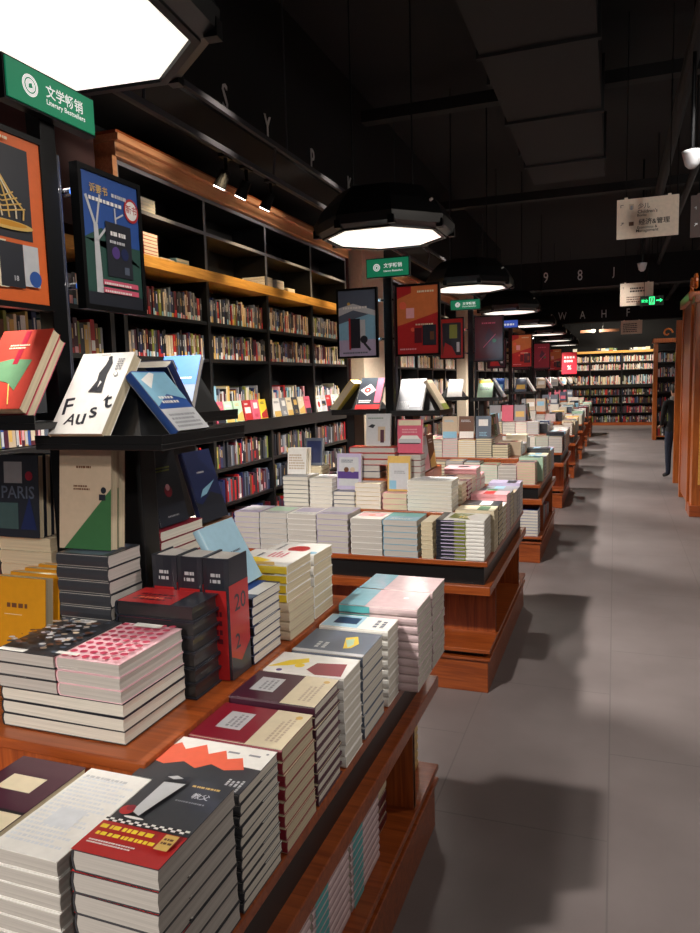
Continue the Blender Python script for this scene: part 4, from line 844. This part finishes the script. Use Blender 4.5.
book_meshes('mg2b', .205, .238, .0175, 'white', [('p', [(.1, .3), (.5, .45), (.9, .3), (.9, .75), (.3, .8)], 'olive'), ('g', .3, .4, .6, .6, 3, 'yellow'), ('r', 0, .85, 1, 1, 'ink')], page=PAGE, spine=[('r', .02, .60, .98, 1, 'ink'), ('r', .02, .38, .98, .62, 'olive'), ('r', .3, .4, .6, .9, 'lilac')])
book_meshes('tcr', .06, .2, .0225, 'cream', [], page=PAGEC)
stack('tcr', 'S', -.900, y0+.002, Z1, 8, 'narrow cream book', 'pile left of the green-yellow magazines, second table')
stack('mg2b', 'E', -.823, y0, Z1, 11, 'green-yellow and white magazine', 'corner pile on the second table', name='magazine')
for (i, solo) in [(1, True)]+[(k, False) for k in range(2, 8)]:
    rr = random.Random(100+i); y = TY[i]; ya, yb = y-HL, y+HL; z = Z1; it = .21
    if i > 1: row(i, 'S', WX, EX, ya, ya+it, z, 7, 8, solo, 'front row', rr)
    row(i, 'E', EX-it, EX, ya+it+.004, yb, z, 8, 9, False, 'aisle side row', rr)
    row(i, 'W', WX, WX+it-.002, ya+it+.004, yb, z, 5, 7, False, 'wall side row', rr)
    z = Z2[i]; ua, ub = ya+.222, yb-.222; ux0, ux1 = WX+.21, EX-.21
    if i > 1: row(i, 'S', ux0, ux1, ua, ua+.175, z, 5, 7, solo, 'raised front row', rr)
    row(i, 'E', ux1-.2, ux1, ua+.2 if i > 1 else ua+.215, ub, z, 4, 6, solo, 'raised aisle row', rr)
    row(i, 'W', ux0, ux0+.18, ua+.25, ub, z, 4, 6, False, 'raised wall row', rr)
y0 = TY[1]-HL+.222
named_row([(-1.76, -1.60, 7, .0235, 'grey', g1('silver'), PAGE, .17), (-1.595, -1.455, 7, .0225, 'white', g1('silver'), PAGE, .17), (-1.455, -1.325, 4, .0225, 'slate', g1('white'), PAGE, .17), (-1.325, -1.175, 6, .0225, 'cream', g1('silver'), PAGE, .17),
    (-1.17, -1.03, 3, .030, 'pink', g1('cream'), PAGEC, .17), (-1.03, -.785, 8, .0195, 'white', g1('silver'), PAGE, .17)], Z2[1], y0, 'raised row, second table')
# second table upright and piled pieces
zA = Z3[1]; yT = TY[1]-.40
book_meshes('vio', .145, .2, .02, 'lilac', [('r', .1, .1, .9, .9, 'silver'), ('r', .05, .3, .9, .5, 'purple'), ('c', .4, .55, .1, 'brown'), ('c', .65, .55, .1, 'beige'), ('g', .2, .75, .8, .85, 2, 'slate')], page=PAGE)
lean_book('vio', (-1.385, 3.745+.0, Z2[1]+4*(.0225+GAP)), -90, .08, 'silver and purple upright book before the red box pile') 
book_meshes('yel2', .13, .19, .02, 'gold', [('r', .08, .05, .92, .8, 'silver'), ('r', .1, .05, .4, .3, 'sky'), ('g', .3, .5, .8, .6, 2, 'grey')], page=PAGE)
lean_book('yel2', (-1.095, 3.74, Z2[1]+3*(.030+GAP)), -90, .08, 'gold-topped upright book right of the silver purple one')
book_meshes('rbx', .27, .12, .033, 'red', [('g', .1, .3, .9, .7, 2, 'gold')], hard=True, page=PAGEG, spine=[])
book_meshes('blk2', .14, .12, .035, 'navy', [('r', .1, .2, .9, .8, 'slate')], page=PAGEG)
ze = stack('blk2', 'S', -1.36, yT+.005, zA, 2, 'navy book', 'pair under the red boxes, second table')
stack('rbx', 'S', -1.40, yT+.005, ze, 3, 'long red boxed volume', 'pile in the middle of the second table')
zrb = ze+3*(.033+GAP)
book_meshes('brd', .145, .18, .02, 'silver', [('p', [(.1, .6), (.3, .55), (.4, .65), (.25, .68)], 'ink'), ('r', .5, .15, .8, .6, 'beige'), ('r', .6, .1, .75, .5, 'plum'), ('g', .1, .85, .9, .9, 1, 'green')], page=PAGE)
lean_book('brd', (-1.245, yT+.075, zrb), -90, .09, 'pale upright book with bird art standing on red boxes')
book_meshes('plk', .13, .10, .033, 'crimson', [], page=PAGEG)
zpk = stack('plk', 'S', -1.115, yT+.005, Z3[1], 4, 'crimson book', 'pile under the pink upright book')
book_meshes('pnk', .145, .185, .02, 'rose', [('r', .06, .82, .94, .98, 'cream'), ('r', .06, .3, .94, .42, 'silver'), ('p', [(.1, .42), (.9, .42), (.8, .52), (.2, .52)], 'white'), ('r', .1, .27, .9, .3, 'ink'), ('g', .2, .6, .8, .75, 2, 'pink')], page=PAGE)
lean_book('pnk', (-1.06, yT+.07, zpk), -90, .09, 'pink upright book with small boat art on second table')
make_rack(-1.42, 4.13, Z3[1], 1.385, 'black slanted book rack left of the second pole')
make_rack(-1.06, 4.13, Z3[1], 1.375, 'black slanted book rack right of the second pole')
book_meshes('rdc', .15, .225, .022, 'ink', [('p', [(.08, .6), (.45, .8), (.72, .6), (.4, .42)], 'silver'), ('c', .38, .6, .13, 'red'), ('c', .38, .6, .05, 'cream'), ('r', .72, .2, .98, .98, 'rose'), ('r', .0, .0, 1, .14, 'red'), ('g', .1, .2, .7, .3, 2, 'white')], page=PAGE)
lean_book('rdc', (-1.345, 3.970, 1.381+HB), -90, HEADL, 'black red and white book on left rack, second table')
book_meshes('gwh', .155, .22, .024, 'grey', [('c', .45, .6, .17, 'white'), ('p', [(.5, .1), (.9, .1), (.95, .5), (.7, .7), (.6, .4)], 'silver'), ('g', .1, .05, .5, .3, 4, 'silver'), ('r', .1, .88, .9, .95, 'lilac')], page=PAGE)
lean_book('gwh', (-1.095, 3.970, 1.371+HB), -90, HEADL, 'grey book with white round figure on right rack, second table')
book_meshes('ylt', .16, .215, .04, 'yellow', [('g', .2, .4, .8, .7, 3, 'mustard')], page=PAGEC)
lean_book('ylt', (-1.562, 4.08, 1.372+HB), 180, .66, 'bright yellow book leaning on the wall side of the rack')
book_meshes('crt', .14, .2, .022, 'cream', [('r', 0, 0, 1, .2, 'olive'), ('r', .1, .3, .9, .9, 'beige')], page=PAGE)
lean_book('crt', (-.932, 4.13, 1.371+HB), 0, HEADX, 'cream and olive book leaning on the aisle side of the rack')
book_meshes('dth', .02, .02, .01, 'navy', [])
book_meshes('thn', .11, .16, .012, 'slate', [('r', .1, .1, .9, .9, 'navy')], page=PAGE)
zth = Z2[1]+7*(.0225+GAP)
lean_stack(['thn', 'thn'], (-1.64, 3.83, zth+.0), -60, .3, ['rear thin slate upright book at left of the second table', 'front thin slate upright book at left of the second table'], 'thin slate upright books') if False else None
zth = Z2[1]
rr = random.Random(77)
book_meshes('cpl', .15, .14, .02, 'cream', [], page=PAGEC)
zc2 = stack('cpl', 'S', -1.745, 3.83, Z2[1], 10, 'cream paged book', 'tall left pile behind the raised row')
for k in range(2): put_book('thn', M_lean(Vector((-1.64+k*.0, 3.885-k*.016, zc2)), -90, .15, .13), ['rear', 'front'][k]+' thin slate book upright on the tall left pile', 'thin slate upright books')
book_meshes('whl', .12, .15, .02, 'white', [('g', .1, .2, .9, .8, 6, 'beige')], page=PAGEC)
zw = Z2[1]+7*(.0235+GAP)
for k in range(3): put_book('whl', M_lean(Vector((-1.705+k*.0, 3.80-k*.023, zw)), -90, .12, .12), ['rear', 'middle', 'front'][k]+' white book upright on the leftmost raised pile', 'white upright books at left')
# uprights on raised aisle rows, racks and colours for table 3..
def dress(i):
    rr = random.Random(40+i); y = TY[i]; far = i > 2
    def lb(key, c, w, l, t, art, p, az, lean, label):
        if far: lean_book((w, l, t, c), p, az, lean, None)
        else: book_meshes(key, w, l, t, c, art); lean_book(key, p, az, lean, label)
    if i > 1:
        make_rack(-1.44, y-.05, Z3[i], 1.385, f'black slanted book rack left of the {tn[i]} pole'); make_rack(-1.10, y-.05, Z3[i], 1.375, f'black slanted book rack right of the {tn[i]} pole')
        cs = [['white', 'mint', 'grey', 'slate'], ['blue', 'slate', 'white', 'charcoal'], ['white', 'beige', 'silver', 'navy'], ['silver', 'white', 'pink', 'cream'], ['white', 'cream', 'silver', 'grey'], ['white', 'beige', 'cream', 'grey']][i-2]
        for k, (x, zl) in enumerate(((-1.40, 1.385), (-1.12, 1.375))):
            art = [('r', .05, .8, .95, .97, 'yellow'), ('g', .2, .4, .8, .6, 2, 'grey')] if (i, k) == (2, 1) else [('g', .2, .6, .8, .7, 1, 'silver')]
            lb(('rk', i, k), cs[k], .14, .2, .024, art, (x, y-.05-.158, zl+HB-.004), -90, HEADL, f'{cs[k]} book on front of the {["left","right"][k]} rack, {tn[i]} table')
        lb(('rks', i), cs[2], .14, .2, .024, rand_art(['white', 'navy', 'rose', 'gold'], rr), (-1.10+.128, y-.05, 1.371+HB), 0, HEADX, f'{cs[2]} book on aisle side of the rack, {tn[i]} table')
        for k in range(3):
            c = rr.choice(['slate', 'beige', 'ink', 'grey', 'rose', 'brown', 'navy'])
            lb(('up', i, k), c, .14, .2, .02, rand_art(['white', 'sky', 'gold', 'silver'], rr), (-1.425+k*.155, y-.30, Z3[i]), -90, .12, f'{c} upright book, {["left","middle","right"][k]} of three before the racks, {tn[i]} table')
    for k in range(3):
        c = rr.choice(['brown', 'crimson', 'slate', 'charcoal', 'red', 'beige', 'silver', 'green'])
        lb(('ae', i, k), c, .145, .205, .02, rand_art(['white', 'gold', 'pink', 'ink'], rr), (-1.055, y-.205+k*.16, Z3[i]), 0, .12, f'{c} upright book facing the aisle, {["front","middle","back"][k]} of three, {tn[i]} table')
for i in range(1, 8): dress(i)
# some stock under second and third tables
rr = random.Random(9)
for q, (i, x, n, c) in enumerate(((2, -.74, 9, 'blue'), (2, -.92, 6, 'orange'))):
    key = ('us', q); book_meshes(key, .15, .2, .024, c, [], page=PAGE, spine=[]); stack(key, 'S', x, TY[i]-HL+.01, zc, n, f'{c} book', f'pile in front compartment of the third table')
for i in (2, 3, 4):
    for k in range(4):
        y = TY[i]-.42+k*.2; n = rr.randint(5, 9); c = rr.choice(['olive', 'crimson', 'slate', 'cream', 'maroon'])
        if False:
            key = ('ua', k); book_meshes(key, .2, .16, .024, c, [], page=PAGE); shelf_pile_y = y
            for q in range(n):
                kk = n-1-q; put_book(key, Matrix.Translation((-.59, y+.16, zc+q*(.024+GAP))) @ Matrix.Rotation(PI, 4, 'Z'), f'{c} book, {"topmost" if kk == 0 else ORD[kk]+" down"} of lower pile {k+1} from front, third table', f'lower pile {k+1}, third table')
        else:
            for q in range(n): lo_book(Matrix.Translation((-.59, y+.16, zc+q*.025)) @ Matrix.Rotation(PI, 4, 'Z'), .2, .16, .024, c, PAGE, rr)
tag(LT.build('table_books'), 'mass of stacked books covering the farther display tables', 'books', kind='stuff')
tag(SM.build('shelf_books'), 'mass of standing books filling the lower and farther bookcase shelves', 'books', kind='stuff')
for k in list(BK):
    if k not in PROTO: del BK[k]
# ------------------------------------------------------------------ camera
f = 720.; roll = .027; pitch = math.atan(.1157); yaw = math.radians(20.25)
s_, c_ = math.sin(roll), math.cos(roll)
fw0 = Vector((-math.sin(yaw), math.cos(yaw), 0)); rt0 = Vector((math.cos(yaw), math.sin(yaw), 0)); up0 = Vector((0, 0, 1))
fw = fw0*math.cos(pitch)-up0*math.sin(pitch); up = up0*math.cos(pitch)+fw0*math.sin(pitch)
RR = c_*rt0-s_*up; UU = s_*rt0+c_*up
cam = bpy.data.cameras.new('camera'); co = bpy.data.objects.new('camera', cam); COL.objects.link(co)
co.matrix_world = Matrix(((RR.x, UU.x, -fw.x, 0), (RR.y, UU.y, -fw.y, 0), (RR.z, UU.z, -fw.z, 1.55), (0, 0, 0, 1)))
cam.sensor_fit = 'VERTICAL'; cam.sensor_height = 24; cam.lens = 24*f/933; cam.clip_start = .05
S.camera = co
w = bpy.data.worlds.new('world'); S.world = w; w.use_nodes = True
w.node_tree.nodes['Background'].inputs[0].default_value = (.5, .5, .6, 1); w.node_tree.nodes['Background'].inputs[1].default_value = .022
S.view_settings.view_transform = 'Standard'; S.view_settings.look = 'None'; S.view_settings.exposure = 0; S.view_settings.gamma = 1
print('shelf solo', NB[0], 'objects', len(bpy.data.objects))
